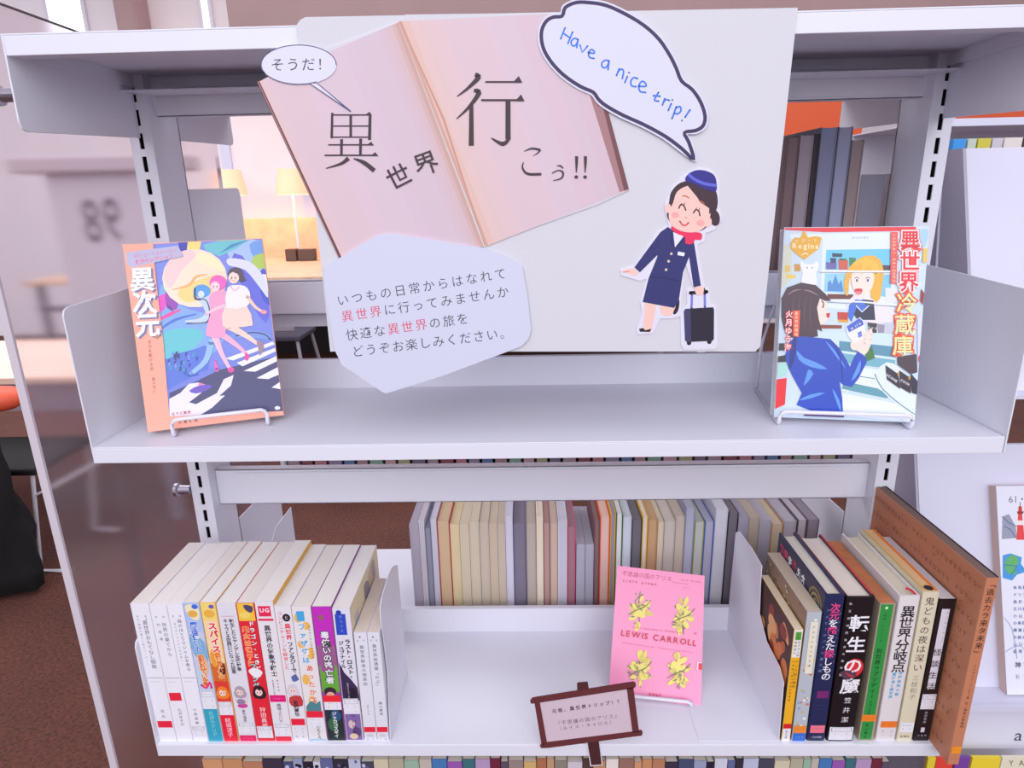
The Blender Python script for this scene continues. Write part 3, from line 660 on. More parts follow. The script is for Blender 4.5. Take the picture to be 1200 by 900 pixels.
def s4(a):
    band(a, 0, .2, (176, 198, 238)); a.poly([(a.w * .1, 5), (a.w * .5, 2), (a.w * .92, 8), (a.w * .8, 22), (a.w * .3, 18)], (240, 232, 190), 3); a.ell(a.w * .5, 14, 5.5, 4.5, (232, 176, 82)); a.ell(a.w * .7, 5, 3.5, 3, (70, 110, 214))
    band(a, .2, .58, (204, 206, 232)); a.poly([(a.w * .1, 40), (a.w * .9, 50), (a.w * .9, 78), (a.w * .1, 66)], (132, 178, 214), 3); a.ell(a.w * .68, 82, 4, 12, (222, 184, 160)); a.ell(a.w * .3, 96, 4, 9, (186, 214, 230))
    vt(a, '魔法使いの', .42, .15, .32, 7.5, (60, 104, 222), .03, (232, 238, 250), .06); vt(a, '狙われています', .52, .38, .58, 7, (238, 92, 40), .03, (252, 226, 160), .06); a.stroke([(4, 108), (9, 112), (14, 104), (15, 112)], 2.4, (232, 56, 122), 3)
    label_box(a, .62, .755); band(a, .755, 1, (52, 164, 192)); vt(a, '花井カナリア', .5, .79, .95, 5.6, (150, 224, 236))
def s5(a):
    band(a, 0, .12, (244, 214, 120)); a.ell(a.w * .5, 14, 6, 5, (236, 178, 74)); a.ell(a.w * .7, 5, 3, 2.6, (110, 90, 180)); a.ell(a.w * .28, 26, 2.6, 3.2, (150, 40, 46))
    band(a, .12, .42, (246, 214, 168)); band(a, .42, .55, (214, 106, 48)); a.ell(a.w * .72, 86, 3.5, 9, (84, 42, 52)); a.ell(a.w * .3, 72, 4, 12, (238, 160, 60))
    vt(a, 'スパイス', .56, .16, .32, 9, (226, 40, 60), .045, (252, 244, 240), .06); vt(a, '異世界バルど', .58, .36, .54, 6.6, (240, 120, 40), .03, (252, 232, 170), .05)
    band(a, .55, .72, (224, 60, 52)); girl(a, .48, .625, 6.2, (240, 132, 44)); label_box(a, .70, .80); band(a, .8, 1, (236, 30, 62)); vt(a, '結城涼子', .5, .84, .95, 6.4, (250, 226, 232))
def s6(a):
    a.line('・・', (a.w * .35, a.h * .06), (a.w * .55, a.h * .06), 4, (150, 140, 150)); a.rect(a.w * .15, a.h * .085, a.w * .85, a.h * .09, (214, 160, 190))
    vt(a, '転生したらヤンデレ攻略対象', .66, .12, .46, 5.2, K, .02); vt(a, 'キャラと主従関係になった結果', .34, .12, .48, 5, K, .02)
    a.ell(a.w * .5, a.h * .66, 8.5, 14, (226, 206, 216)); girl(a, .48, .62, 6, (172, 160, 176)); a.ell(a.w * .5, a.h * .73, 6, 3.2, (206, 70, 150)); a.ell(a.w * .45, a.h * .70, 5, 4, (150, 130, 160))
    vt(a, '蒼月海里', .5, .77, .84, 3.8, (70, 64, 84)); label_box(a, .855, .94); band(a, .955, 1, (226, 30, 96)); scribble(a, .975, (250, 150, 180), s='イセカイ')
def s7(a):
    band(a, 0, .12, (246, 196, 70)); a.poly([(a.w * .4, 2), (a.w * .9, 4), (a.w * .8, 12), (a.w * .5, 9)], (80, 70, 110), 2); a.ell(a.w * .4, 15, 6, 4, (242, 214, 110))
    vt(a, '魔女は世界に', .32, .18, .42, 6.8, (252, 96, 60), .03, (250, 226, 160), .05); vt(a, 'ドラゴン、ときどき', .68, .14, .5, 6, (252, 244, 248), .03, (110, 40, 60), .05); vt(a, 'ファング', .42, .44, .58, 7, (180, 230, 224), .03, (60, 40, 60), .06)
    a.poly([(2, 88), (10, 84), (18, 90), (10, 98)], (238, 236, 240), 3); girl(a, .52, .62, 6.6, (48, 30, 40)); vt(a, '狩田眞夜', .56, .76, .88, 6.4, (252, 236, 240)); label_box(a, .885, .975)
def s8(a):
    band(a, .03, .1, (230, 38, 86), .15, .82); a.line('UG', (a.w * .34, a.h * .058), (a.w * .62, a.h * .058), 7, (250, 220, 230), .04); band(a, .115, .13, (230, 38, 86), .08, .9); scribble(a, .122, (250, 200, 210), s='・・・・', size=1.6)
    vt(a, '異世界の気象予報士', .5, .18, .5, 6.8, (44, 42, 60), .025); vt(a, '世界最強の天属性', .36, .55, .65, 1.9); vt(a, '魔法術師', .62, .55, .62, 1.9); band(a, .655, .705, (226, 20, 120)); scribble(a, .68, (250, 170, 210), s='イセカイ', size=2.4)
    vt(a, '橘柚ユカハチ', .5, .73, .85, 4.6, (70, 66, 84)); label_box(a, .865, .955); band(a, .965, 1, (232, 40, 70))
def s9(a):
    vt(a, 'コンビニチェーンを経営した', .28, .05, .44, 4.8, (230, 50, 62), .01); a.ell(a.w * .66, a.h * .08, 4.3, 5, (36, 28, 36)); a.line('と', (a.w * .66, a.h * .08), (a.w * .66, a.h * .08), 5, WH)
    vt(a, '異世界', .66, .14, .22, 6.2, (230, 40, 70), .025); vt(a, 'ファンタジーで', .68, .27, .46, 6, (50, 44, 60), .03); a.poly([(8, 92), (14, 88), (17, 96), (12, 99), (9, 98)], (96, 104, 160), 0)
    girl(a, .45, .6, 6, (214, 206, 220)); a.poly([(3, 120), (16, 118), (17, 132), (4, 132)], (198, 60, 70), 2); vt(a, '星崎崑也', .5, .7, .79, 5.4, (50, 44, 60), .02)
    band(a, .825, .875, RED, .06, .92); scribble(a, .9, s='イセ'); scribble(a, .93, s='13'); scribble(a, .965, (60, 60, 80), s='MK', size=3)
def s10(a):
    for x, y, r in ((4, 14, 6), (15, 60, 8), (3, 95, 7), (14, 24, 5), (10, 124, 7), (4, 48, 5)): a.ell(min(max(x, 6), a.w - 6), y, 4.4, r, (240, 184, 92))
    band(a, .03, .10, (72, 168, 224), .22, .62); vt(a, 'ファザ母は', .42, .14, .38, 8, (90, 170, 222), .03, (240, 240, 250), .05); vt(a, 'あったか飯', .55, .44, .68, 7.6, (232, 92, 62), .02, (248, 240, 230), .05); vt(a, '異世界で作る至福の食卓', .8, .14, .36, 2.4, (130, 124, 140))
    a.poly([(2, 132), (8, 124), (14, 128), (19, 124), (19, 144), (2, 144)], (82, 132, 142), 0); band(a, .765, .815, RED); label_box(a, .815, .9, False); vt(a, 'らちくろ', .6, .89, .975, 5, (60, 56, 76)); band(a, .985, 1, (160, 200, 230))
def s11(a):
    band(a, 0, .28, (196, 46, 190)); a.ell(a.w * .42, a.h * .075, 3.6, 3.8, (150, 96, 110)); band(a, .28, .42, (150, 110, 120)); band(a, .42, .62, (104, 170, 62)); a.poly([(3, 50), (18, 46), (18, 82), (3, 84)], (160, 90, 150), 2)
    vt(a, '毒使いの逃亡者', .52, .2, .53, 8.8, (240, 236, 244), .03, (40, 70, 50), .08); a.ell(a.w * .45, a.h * .615, 7, 6, (60, 40, 56)); a.ell(a.w * .45, a.h * .64, 4.6, 4, (232, 170, 150)); band(a, .645, .695, (238, 40, 56)); label_box(a, .695, .755, False)
    band(a, .755, 1, (34, 50, 52)); a.ell(a.w * .6, a.h * .8, 6, 8, (48, 84, 130)); a.ell(a.w * .4, a.h * .87, 6, 9, (58, 104, 72)); vt(a, 'ジャカコスギイ', .52, .785, .96, 5.2, (236, 238, 240), .02)
def s12(a):
    band(a, .04, .19, (46, 76, 190), .12, .72); a.ell(a.w * .35, a.h * .03, 3, 3, (40, 60, 170)); vt(a, '新光文芸', .44, .06, .16, 3.4, (120, 156, 230)); vt(a, 'ラスト・ロスト・', .68, .24, .5, 6, (36, 32, 46), .035); vt(a, 'ジュブナイル', .3, .25, .42, 5.4, (36, 32, 46), .03)
    a.poly([(1, 70), (6, 84), (12, 92), (19, 104), (20, 122), (1, 122)], (60, 44, 82), 0); a.ell(12, 112, 6, 8, (40, 30, 52)); vt(a, '交錯のパラレルワールド', .42, .55, .66, 1.9, (226, 222, 240)); label_box(a, .665, .785)
    band(a, .785, .99, (132, 104, 168)); a.ell(8, 155, 4, 6, (224, 190, 196)); a.ell(13, 166, 5, 7, (96, 70, 120)); vt(a, '中村颯希', .55, .8, .93, 5, (60, 50, 90)); a.ell(9, 172, 5, 4, (230, 200, 170))
def s13(a):
    a.ell(a.w * .45, a.h * .04, 1, 1, (90, 86, 100)); scribble(a, .07, s='幻冬', size=2.4); vt(a, '異世界駅舎の喫茶店', .52, .13, .46, 4.6, (74, 70, 90)); vt(a, 'Swind', .55, .66, .74, 3.2, (100, 96, 112)); band(a, .865, .915, RED)
    band(a, .93, .965, (214, 212, 222), .2, .75); scribble(a, .948, s='イセカイ', size=2.2); scribble(a, .985, s='MF', size=3)
def s14(a):
    a.ell(a.w * .45, a.h * .04, 1, 1, (90, 86, 100)); scribble(a, .07, s='宝島', size=2.4); vt(a, '異世界居酒屋「のぶ」', .5, .12, .48, 4.6, (74, 70, 90)); vt(a, '蝉川夏哉', .55, .64, .74, 3.8, (80, 76, 94)); band(a, .865, .915, RED)
    band(a, .93, .965, (214, 212, 222), .2, .75); scribble(a, .948, s='イセカイ', size=2.2); scribble(a, .985, s='TM', size=3)
W1 = (238, 236, 246)
LEFT = [(186, W1, s1, 'plain white paperback against the side plate, red sticker low on its spine'), (185, W1, s2, 'plain white paperback second from the side plate, red sticker mid-spine'), (186, W1, s3, 'plain white paperback beside the blue comic-style novel, boxed label at the foot'),
        (187, (196, 206, 234), s4, 'paperback with pale blue comic spine and turquoise foot'), (187, (232, 170, 90), s5, 'paperback with yellow and orange spine, orange-haired girl and red foot'), (186, (226, 222, 232), s6, 'white paperback with two columns of small black title and a grey-haired girl'),
        (186, (226, 40, 58), s7, 'red-spined paperback with a dark-haired girl and white author name'), (188, (232, 226, 232), s8, 'white-spined paperback with magenta bands and a yellow back cover'), (182, (230, 226, 234), s9, 'white paperback with red and black title, silver-haired figure and red sticker'),
        (181, (232, 226, 228), s10, 'white and orange paperback with light blue title and teal foot'), (181, (150, 70, 150), s11, 'paperback with magenta, green and black spine and bubbly white title'), (179, (226, 222, 236), s12, 'paperback with a blue box, black katakana title and purple foot')]
xs = BX + [241.6]
for i, (h, c, fn, lb) in enumerate(LEFT):
    w_ = xs[i + 1] - xs[i] - .5
    t = make_book('paperback_book', lb, GRP, xs[i], YB, ZL, w_, h, 130 if i != 11 else 132, c, page=((244, 240, 236) if i % 3 else (240, 233, 226)))
    spine(t, w_, h, fn=fn)
    if i == 7:
        MB().prism([(w_, .8, 0), (w_ + .35, 2, 0), (w_ + .35, 130, 0), (w_, 130, 0)], (0, 0, h + .3)).build('back_cover', pm((226, 172, 70), .5), t, label='yellow back cover')
    if i == 11:
        a = Art(t, (w_, 0, h), (0, 1, 0), (0, 0, -1), (1, 0, 0)); a.rect(2, 0, 130, h, (232, 216, 180)); a.ell(96, 22, 20, 16, (216, 190, 160)); a.poly([(60, 12), (80, 18), (84, 40), (62, 36)], (150, 140, 150), 2); a.poly([(98, 10), (112, 8), (116, 30), (104, 34)], (170, 160, 166), 2); a.rect(14, 20, 30, 44, (190, 184, 190)); a.build('cover_print')
for x, w_, fn, lb in ((242.4, 14.6, s13, 'thin small white paperback touching the purple-footed paperback'), (257.4, 13.6, s14, 'thin small white paperback touching the bookend')):
    t = make_book('paperback_book', lb, GRP, x, YB, ZL, w_, 148, 105, (226, 224, 236), page=(226, 212, 200)); spine(t, w_, 148, fn=fn)

# bookends
def bookend(label, X, px, back, group='steel bookends on the lower shelf', z=ZL, foot=1, yb=None):
    pts = [at(u, v, X=X) for u, v in px] + [Vector(b_) for b_ in back]
    t = thing('bookend', label, 'bookend', (X, pts[0].y, z), group=group)
    o = Vector((X, pts[0].y, z)); ys = [p.y for p in pts]
    MB().prism([p - o for p in pts], (1.0, 0, 0)).build('upright_plate', STEEL, t, bevel=.3)
    MB().box(0 if foot < 0 else 1, min(ys) - o.y, .3, foot * 90, max(ys) - o.y, 1.0).build('base_plate', STEEL, t)
    return t
bl_ = [(456.7, 866), (453.5, 789), (449, 752), (445.5, 728), (444.7, 712), (447, 699), (454, 675), (458, 666), (461, 663)]
pe = at(461, 663, X=272.2); pf = at(456.7, 866, X=272.2)
bookend('pale steel bookend against the thin white paperbacks', 272.2, bl_, [(272.2, pe.y + 18, pe.z - 10), (272.2, pe.y + 24, ZL + .3), (272.2, max(pf.y, 3), ZL + .3)], foot=-1)
br_ = [(898, 872), (916, 826), (918, 800), (913, 780.6), (898, 751.6), (889.7, 719), (891, 684), (892.6, 663), (880.6, 642), (866, 622.5), (862, 624)]
pe = at(862, 624, X=718.5)
q0 = [at(u, v, X=718.5) for u, v in br_]
bookend('large curved steel bookend left of the yellow-spined paperback', 718.5, br_[2:], [(718.5, pe.y + 4, ZL + .3), (718.5, 4, ZL + .3)], foot=-1)
t = thing('bookend', 'grey steel bookend behind the white paperbacks near the slotted post', 'bookend', (60, 227, ZL), group='bookends on the far shelf')
MB().prism([(0, 0, 0), (0, 0, 118), (0, 30, 140), (0, 95, 140), (0, 95, 0)], (1, 0, 0)).build('upright_plate', STEEL, t)
MB().box(1, 0, .2, 90, 95, 1).build('base_plate', STEEL, t)

# right-hand row
GR = 'books upright between the curved bookend and the brown volume'
def r1(a):
    band(a, 0, .24, (232, 230, 226)); band(a, .02, .09, (90, 164, 66), .2, .85); vt(a, '文庫', .5, .04, .07, 3, (40, 90, 40)); vt(a, '青柳碧人', .32, .11, .2, 3.2); vt(a, '赤ずきん旅', .7, .11, .22, 3)
    band(a, .24, .84, (240, 176, 36)); vt(a, 'アリス殺人事件', .66, .28, .5, 4.4, (90, 50, 24)); vt(a, '不思議の国の完全犯罪推理', .32, .28, .62, 3, (120, 70, 30)); band(a, .84, .885, (216, 30, 40)); band(a, .885, 1, (236, 232, 238)); vt(a, '創元文庫', .5, .91, .97, 2.8)
def r2(a):
    for k in range(34):
        x, y = random.uniform(2.5, a.w - 2.5), random.uniform(6, 150); a.ell(x, y, 1.9, 1.6, random.choice([(214, 110, 100), (240, 240, 236), (150, 172, 196), (206, 180, 130)]), n=8)
    band(a, .07, .46, (232, 226, 206), .3, .82); vt(a, 'チョコリエッタ工場', .56, .11, .4, 3.4, (90, 70, 60)); band(a, .875, .935, (238, 140, 52)); scribble(a, .9, (150, 70, 30), s='913'); band(a, .935, 1, (50, 110, 208)); scribble(a, .965, (200, 220, 250), s='チョコ')
def r3(a):
    P = (238, 76, 140)
    vt(a, '次元を超えた探しもの', .56, .08, .54, 10, WH, .016, cols=[P, P, WH, P, WH, WH, P, WH, WH, WH]); vt(a, 'アルビーのバナナ量子論', .2, .1, .5, 3.4, (130, 160, 214)); vt(a, 'クリストファー', .86, .12, .44, 2.2, (170, 180, 214))
    band(a, .64, .69, (120, 40, 110), .2, .85); scribble(a, .74, (200, 200, 220), s='・・・・'); scribble(a, .77, (200, 200, 220), s='・・・'); band(a, .885, .94, (238, 120, 140), .1, .9); scribble(a, .91, (120, 30, 60), s='イセカイ'); scribble(a, .97, (214, 214, 230), s='くもん出版', size=3)
def r4(a):
    a.ell(a.w * .62, a.h * .47, 10, 12, (222, 46, 54)); vt(a, '転生の魔', .56, .17, .6, 21.5, (240, 238, 244), .02); vt(a, '私立探偵飛鳥井の事件簿', .16, .04, .52, 3.4, (222, 218, 228)); a.poly([(4, 96), (12, 92), (22, 96), (16, 108)], (90, 60, 80), 3)
    vt(a, '笠井潔', .56, .7, .84, 8.5, (232, 230, 238)); label_box(a, .895, .99)
def r5(a):
    band(a, .0, .985, (44, 146, 70), .28, .9) if 0 else a.rect(1.2, 1, a.w - 2.6, a.h * .99, (46, 146, 66)); a.ell(a.w * .45, a.h * .03, 1.6, 1.8, (214, 236, 190)); vt(a, '推理・ミステリア', .42, .08, .26, 3, (20, 60, 30)); vt(a, '別世界ラプソディー', .42, .33, .66, 6, (16, 52, 28), .015); vt(a, '高橋克彦編', .42, .7, .79, 2.8, (20, 60, 30))
    band(a, .8, .85, (240, 130, 40), .0, .95); scribble(a, .825, (120, 60, 20), s='913', size=2.4); vt(a, '青心書店', .42, .88, .97, 3.6, (16, 52, 28))
def r6(a):
    vt(a, '異世界分岐点', .5, .1, .47, 14, (34, 26, 34), .012); vt(a, '眉村卓と異世界', .36, .52, .68, 4, (96, 178, 226), .02); vt(a, '自選恐怖小説', .66, .51, .66, 4, (96, 178, 226), .02)
    band(a, .855, .9, (240, 124, 44), .12, .95); scribble(a, .878, (140, 60, 20), s='913', size=2.6); scribble(a, .93, (90, 110, 200), s='マユ', size=3); scribble(a, .96, (90, 110, 200), s='13', size=2.6)
def r7(a):
    vt(a, '鬼どもの夜は深い', .5, .06, .49, 9.6, (40, 34, 40), .0); vt(a, '三枝和子', .5, .56, .69, 7, (140, 136, 128)); band(a, .87, .94, (236, 236, 244), .1, .95); scribble(a, .89, (60, 60, 90), s='B16A', size=2.6); scribble(a, .915, (60, 60, 90), s='サイ', size=2.6); scribble(a, .97, (60, 60, 70), s='新潮社', size=3.4)
def r8(a):
    band(a, .065, .62, (226, 224, 236), .24, .72); vt(a, '語り継がれる', .62, .09, .26, 2, (130, 130, 160)); vt(a, '怪談生活', .46, .36, .6, 8.6, (44, 38, 46), .01); label_box(a, .655, .765); vt(a, '高原英理', .5, .79, .86, 3.2, (190, 186, 200)); band(a, .9, .935, (222, 220, 230), .36, .6); scribble(a, .96, (214, 212, 224), s='立東舎', size=2.4)
ROW = [(722.0, 9.8, 149, 105, (236, 200, 80), r1, False, 'small paperback with a yellow spine beside the curved bookend', (236, 220, 196)),
       (733.6, 15.6, 171, 120, (184, 190, 200), r2, False, 'paperback with a pale floral spine and blue foot', (206, 190, 170)),
       (751.0, 20.0, 192, 132, (36, 42, 84), r3, True, 'navy hardcover with pink and white title and pink label', (226, 220, 208)),
       (773.0, 30.0, 189, 132, (26, 18, 24), r4, True, 'thick black hardcover with big white title over a red disc', (236, 224, 214)),
       (809.0, 16.8, 181, 128, (172, 158, 138), r5, False, 'brown slipcased book with a green spine label', (196, 124, 80)),
       (828.6, 21.6, 190, 132, (226, 220, 222), r6, True, 'cream hardcover with heavy black brush title and light blue subtitle', (220, 210, 190)),
       (852.0, 17.0, 195, 132, (222, 214, 188), r7, False, 'yellowed book with a handwritten-style black title', (228, 186, 140)),
       (870.6, 17.4, 186, 130, (30, 22, 28), r8, False, 'black-spined book with a narrow white title strip', (222, 218, 226))]
for i, (x, w_, h, d, c, fn, hard, lb, pg) in enumerate(ROW):
    bul = (.7 if i == 3 else .3 if i in (2, 5) else .0)
    t = make_book('hardcover_book' if hard else 'paperback_book', lb, GR, x, YB, ZL, w_, h, d, c, hard=hard, page=pg, bulge=bul, edge=((206, 40, 50) if i in (3, 5) else (230, 228, 230)) if hard else None)
    spine(t, w_, h, bulge=bul, fn=fn)
    if i < 3:                                     # the print on the side turned towards the bookend
        a = Art(t, (0, 0, h), (0, 1, 0), (0, 0, -1), (-1, 0, 0))
        if i == 0:
            a.rect(.8, 0, d, h, (74, 46, 40)); 
            for k in range(26): a.ell(random.uniform(10, d - 12), random.uniform(12, 110), random.uniform(5, 11), random.uniform(6, 14), random.choice([(204, 104, 52), (222, 130, 70), (150, 60, 40), (238, 180, 120), (96, 54, 46)]), random.uniform(0, 90))
            for k in range(8): a.ell(random.uniform(8, 40), random.uniform(60, 120), 2.5, 2.5, (200, 30, 50))
        if i == 1:
            a.rect(.8, 0, d, h, (150, 124, 104))
            for k in range(170): a.ell(random.uniform(3, d - 3), random.uniform(3, h - 60), random.uniform(1, 2.6), random.uniform(1, 2.2), random.choice([(192, 110, 70), (118, 124, 110), (214, 200, 180), (98, 98, 110), (180, 150, 110)]), n=7)
        if i == 2:
            a.rect(1.8, .4, d, h, (58, 60, 82)); P = (232, 66, 110)
            a.line('次元を超えた探しもの', (d - 10, 22), (40, 22), 14, WH, .04, cols=None) if 0 else None
            for ch, yy, cc in zip('次元を超えた', (124, 110, 98, 86, 72, 60), (P, P, WH, P, WH, WH)): a.layer += 1; a.char(ch, yy - 4, 16 + (0 if cc == P else 1), 12, 0, cc, .05)
            for rr, cc in ((17, (150, 130, 90)), (14, (70, 64, 70)), (11, (170, 150, 104)), (8, (70, 64, 70)), (5, (180, 160, 110))): a.ell(22, 24, rr, rr, cc)
        a.build('cover_print')
    if i == 3:
        for xx in (.0, w_ - 2.2): MB().box(xx + .1, 6, h, xx + 2.1, d - .5, h + .25).build('board_edge', pm((206, 44, 70) if xx else (120, 40, 60), .5), t, label='red board edge')
    if i == 4: MB().box(.6, 2, h - .1, w_ - .6, d, h + .35).build('slipcase_top', pm((190, 116, 74), .7, .12, 60), t, label='orange-brown top of the case')
    if i == 5: MB().tube([(w_ - 4, 3, h), (w_ - 5, 8, h + 1.2), (w_ - 8, 14, h + .4)], 1.1, 6).build('ribbon', pm((214, 40, 60), .5), t, label='red ribbon marker')
    if i == 6:
        MB().box(.8, 3, h, 4.4, d, h + .3).build('cover_flap', pm((206, 174, 116), .6), t); MB().box(w_ - 3.6, 3, h, w_ - .6, d, h + .35).build('cover_flap', pm((232, 126, 40), .6), t, label='orange flap edge')
        MB().lathe([(0, .4), (4.5, .4), (4.5, 0), (0, 0)], (w_ * .55, 7, h + .1), 14).build('cover_notch', pm((44, 34, 40), .7), t, label='dark notch')
# the large brown volume standing out over the lip
BG = (196, 128, 96)
t = make_book('large_book', 'tall brown volume with rows of tiny capitals on its cover, overhanging the shelf end', None, 889.4, -27, -371, 12.0, 232, 209, BG, hard=False, page=(120, 96, 90))
a = Art(t, (0, 0, 232), (0, 1, 0), (0, 0, -1), (-1, 0, 0), lift=.08)
a.rough = .6
for k in range(260): a.ell(random.uniform(4, 205), random.uniform(4, 226), random.uniform(.8, 2.2), random.uniform(.5, 1), random.choice([(176, 106, 78), (214, 148, 112), (164, 94, 70), (206, 140, 100)]), random.uniform(0, 180), n=6)
word = 'FUTUREDAYS PAST FUTUREDAYS '
for r in range(11):
    txt = (word + word)[(r * 5) % 11:(r * 5) % 11 + 26]
    # the reader sees the cover with its spine edge nearest, so the rows start at the far edge
    s_ = 7.2; cum = 200; a.layer += 1
    for ch in txt:
        if cum < 8: break
        if ch != ' ':
            vs, fs, adv = glyph(ch, .0); a.raw([(cum - x * s_, 12 + r * 20 - y * s_) for x, y in vs], fs, (122, 66, 46))
        cum -= 7.6
a.build('cover_print')
def r9(a):
    vt(a, '「過去カラ来タ未来」', .52, .03, .38, 7.4, (52, 30, 26), .008); vt(a, 'アイザック・アシモフ著', .55, .45, .62, 3, (90, 50, 36)); vt(a, '石ノ森章太郎監修', .55, .65, .78, 3.2, (70, 40, 30))
    for k in range(9): a.line('・・', (3, 14 + k * 24), (9, 14 + k * 24), 3, (140, 80, 56))
    band(a, .895, .935, (240, 150, 40), .1, .95); scribble(a, .915, (130, 70, 20), s='913', size=2.2); scribble(a, .965, (60, 36, 30), s='・・・', size=3)
spine(t, 12.0, 232, fn=r9)
MB().box(11.4, 1.5, -.1, 12.4, 209, 232.8).build('back_cover', pm((52, 44, 50), .6), t, label='dark back board')

# ------------------------------------------------------------------ face-out books on wire stands
def facing(name, label, loc, yaw, tilt, roll, W, H, th, cov, page, sidecol=None):
    u = Vector((math.cos(yaw), math.sin(yaw), 0)); n = Vector((math.sin(yaw), -math.cos(yaw), 0))
    v = Vector((0, 0, 1)) * math.cos(tilt) - n * math.sin(tilt)
    u2 = u * math.cos(roll) + v * math.sin(roll); v2 = -u * math.sin(roll) + v * math.cos(roll); nn = u2.cross(v2)
    R = Matrix((u2, -nn, v2)).transposed()           # local x = along the cover, y = into the book, z = up the cover
    t = thing(name, label, 'book', loc, rot=R)
    e = .4
    MB().prism([(0, th, 0), (0, .5, 0), (.5, 0, 0), (W - .5, 0, 0), (W, .5, 0), (W, th, 0), (W - .6, th, 0), (W - .6, .6, 0), (0.2, .6, 0), (.2, th - .6, 0), (W - .6, th - .6, 0), (W - .6, th, 0)][:6], (0, 0, H)).build('page_block', pages(page), t) if 0 else None
    MB().box(0, 0, 0, W, .8, H).build('front_cover', pm(cov, .35, tone='cover'), t); MB().box(0, th - .8, 0, W, th, H).build('back_cover', pm(cov, .35, tone='cover'), t)
    MB().box(W - .8, .8, 0, W, th - .8, H).build('spine', pm(sidecol or cov, .35, tone='cover'), t)
    MB().box(.8, .85, 1, W - .85, th - .85, H - 1).build('page_block', pages(page), t)
    return t, u, n, v2
def stand(loc, u, n, label, x0, x1, z, hgt=20, fr=14):
    """white wire easel: front bar, hooked feet, base wires, back rest"""
    t = thing('wire_book_stand', label, 'book stand', (loc[0], loc[1], z), group='white wire book stands')
    O = Vector((0, 0, 0)); up = Vector((0, 0, 1)); f = n * fr; b = -n
    def q(s_, out, h): return O + u * s_ + n * out + up * h
    r = 2.1
    def arc(s_, flip):
        return [q(s_, -112, 2.4), q(s_, fr - 6, 2.4), q(s_, fr - 1, 3.5), q(s_, fr + 1, 7), q(s_ , fr + 1.5, hgt - 5), q(s_ + flip * 1.5, fr + 1.2, hgt - 1.5), q(s_ + flip * 5, fr + 1, hgt)]
    path = arc(x0, 1) + arc(x1, -1)[::-1]
    MB().tube(path, r, 8).build('front_wire', WIRE, t, smooth=True)
    tl = math.tan(.3); MB().tube([q(x0, -112, 2.4), q(x0, -106, 60), q(x0 + 8, -92, 112), q(x1 - 8, -92, 112), q(x1, -106, 60), q(x1, -112, 2.4)], r, 8).build('back_wire', WIRE, t, smooth=True)
    return t
# A: comic fantasy, three running girls
locA = Vector((41.4, 28.6, 5.3))
tA, uA, nA, vA = facing('paperback_book', 'peach-edged novel with three running girls before a huge moon, standing face out', locA, .353, .247, .006, 135, 195, 15, (244, 170, 146), (232, 214, 204), (176, 110, 104))
a = Art(tA, (0, 0, 195), (1, 0, 0), (0, 0, -1), (0, -1, 0), px=(140, 270, 3.673), clip=(.6, .6, 134.5, 194.5)); a.rough = .3
a.poly([(145, 60), (300, 45), (612, 30), (640, 200), (722, 775), (420, 790), (215, 800)], (120, 136, 226))
a.poly([(470, 60), (612, 45), (640, 230), (600, 330), (540, 200), (480, 130)], (172, 198, 246), 3); a.poly([(560, 60), (612, 45), (622, 110), (580, 120)], (110, 160, 232), 2)
a.poly([(360, 62), (430, 40), (560, 36), (500, 80), (430, 112), (370, 84)], (104, 196, 206)); a.poly([(430, 100), (560, 40), (480, 60)], (56, 140, 190)); a.poly([(252, 45), (290, 38), (300, 78), (262, 95)], (44, 44, 176)); a.poly([(294, 48), (352, 42), (345, 82), (300, 108), (290, 80)], (246, 220, 120))
a.poly([(580, 110), (630, 100), (640, 160), (600, 165), (570, 140)], (182, 208, 84), 2)
a.poly([(170, 260), (215, 240), (240, 300), (300, 340), (420, 380), (440, 500), (300, 560), (190, 520)], (128, 170, 230), 3)
a.poly([(185, 440), (300, 420), (360, 440), (330, 500), (215, 560), (190, 520)], (98, 196, 208), 2); a.poly([(480, 130), (530, 110), (640, 300), (630, 400), (560, 300)], (96, 100, 220), 2)
a.poly([(600, 180), (645, 170), (660, 320), (618, 300), (604, 240)], (52, 78, 204), 2); a.poly([(606, 200), (632, 190), (640, 262), (612, 250)], (232, 236, 252), 2)
a.poly([(470, 120), (560, 135), (620, 200), (640, 290), (600, 240), (540, 170), (470, 150)], (226, 226, 250), 3)
a.poly([(150, 300), (205, 268), (215, 290), (190, 345), (160, 345)], (230, 70, 190), 2); a.stroke([(172, 385), (215, 362), (262, 342)], [10, 16, 6], (244, 60, 160), 3); a.stroke([(170, 430), (240, 385), (330, 360)], [8, 12, 5], (70, 110, 210), 3)
a.poly([(200, 260), (250, 300), (245, 340), (205, 335)], (150, 60, 180), 2)
for k, y in enumerate((316, 326, 332)): a.stroke([(205 + k * 9, y), (212 + k * 9, y + 16)], 4, (70, 40, 110))
a.ell(324, 206, 140, 126, (250, 226, 202)); a.poly([(190, 190), (230, 110), (300, 84), (330, 110), (270, 170), (220, 250)], (250, 206, 206), 3); a.poly([(250, 270), (300, 230), (420, 190), (440, 230), (360, 290), (290, 310)], (250, 214, 132), 3); a.stroke([(230, 255), (300, 235), (330, 200), (380, 190)], [4, 12, 12, 4], (246, 178, 112), 3); a.poly([(330, 100), (400, 110), (450, 170), (420, 170), (350, 140)], (252, 236, 190), 3)
a.poly([(195, 560), (330, 510), (380, 500), (380, 600), (290, 640), (200, 690)], (84, 116, 214), 2)
random.seed(3)
for k in range(26): x = random.uniform(205, 330); y = random.uniform(520, 600); a.poly([(x, y), (x + 9, y - 2), (x + 9, y + random.uniform(8, 24)), (x, y + 20)], random.choice([(44, 70, 170), (60, 160, 190), (120, 150, 230), (50, 60, 130)]))
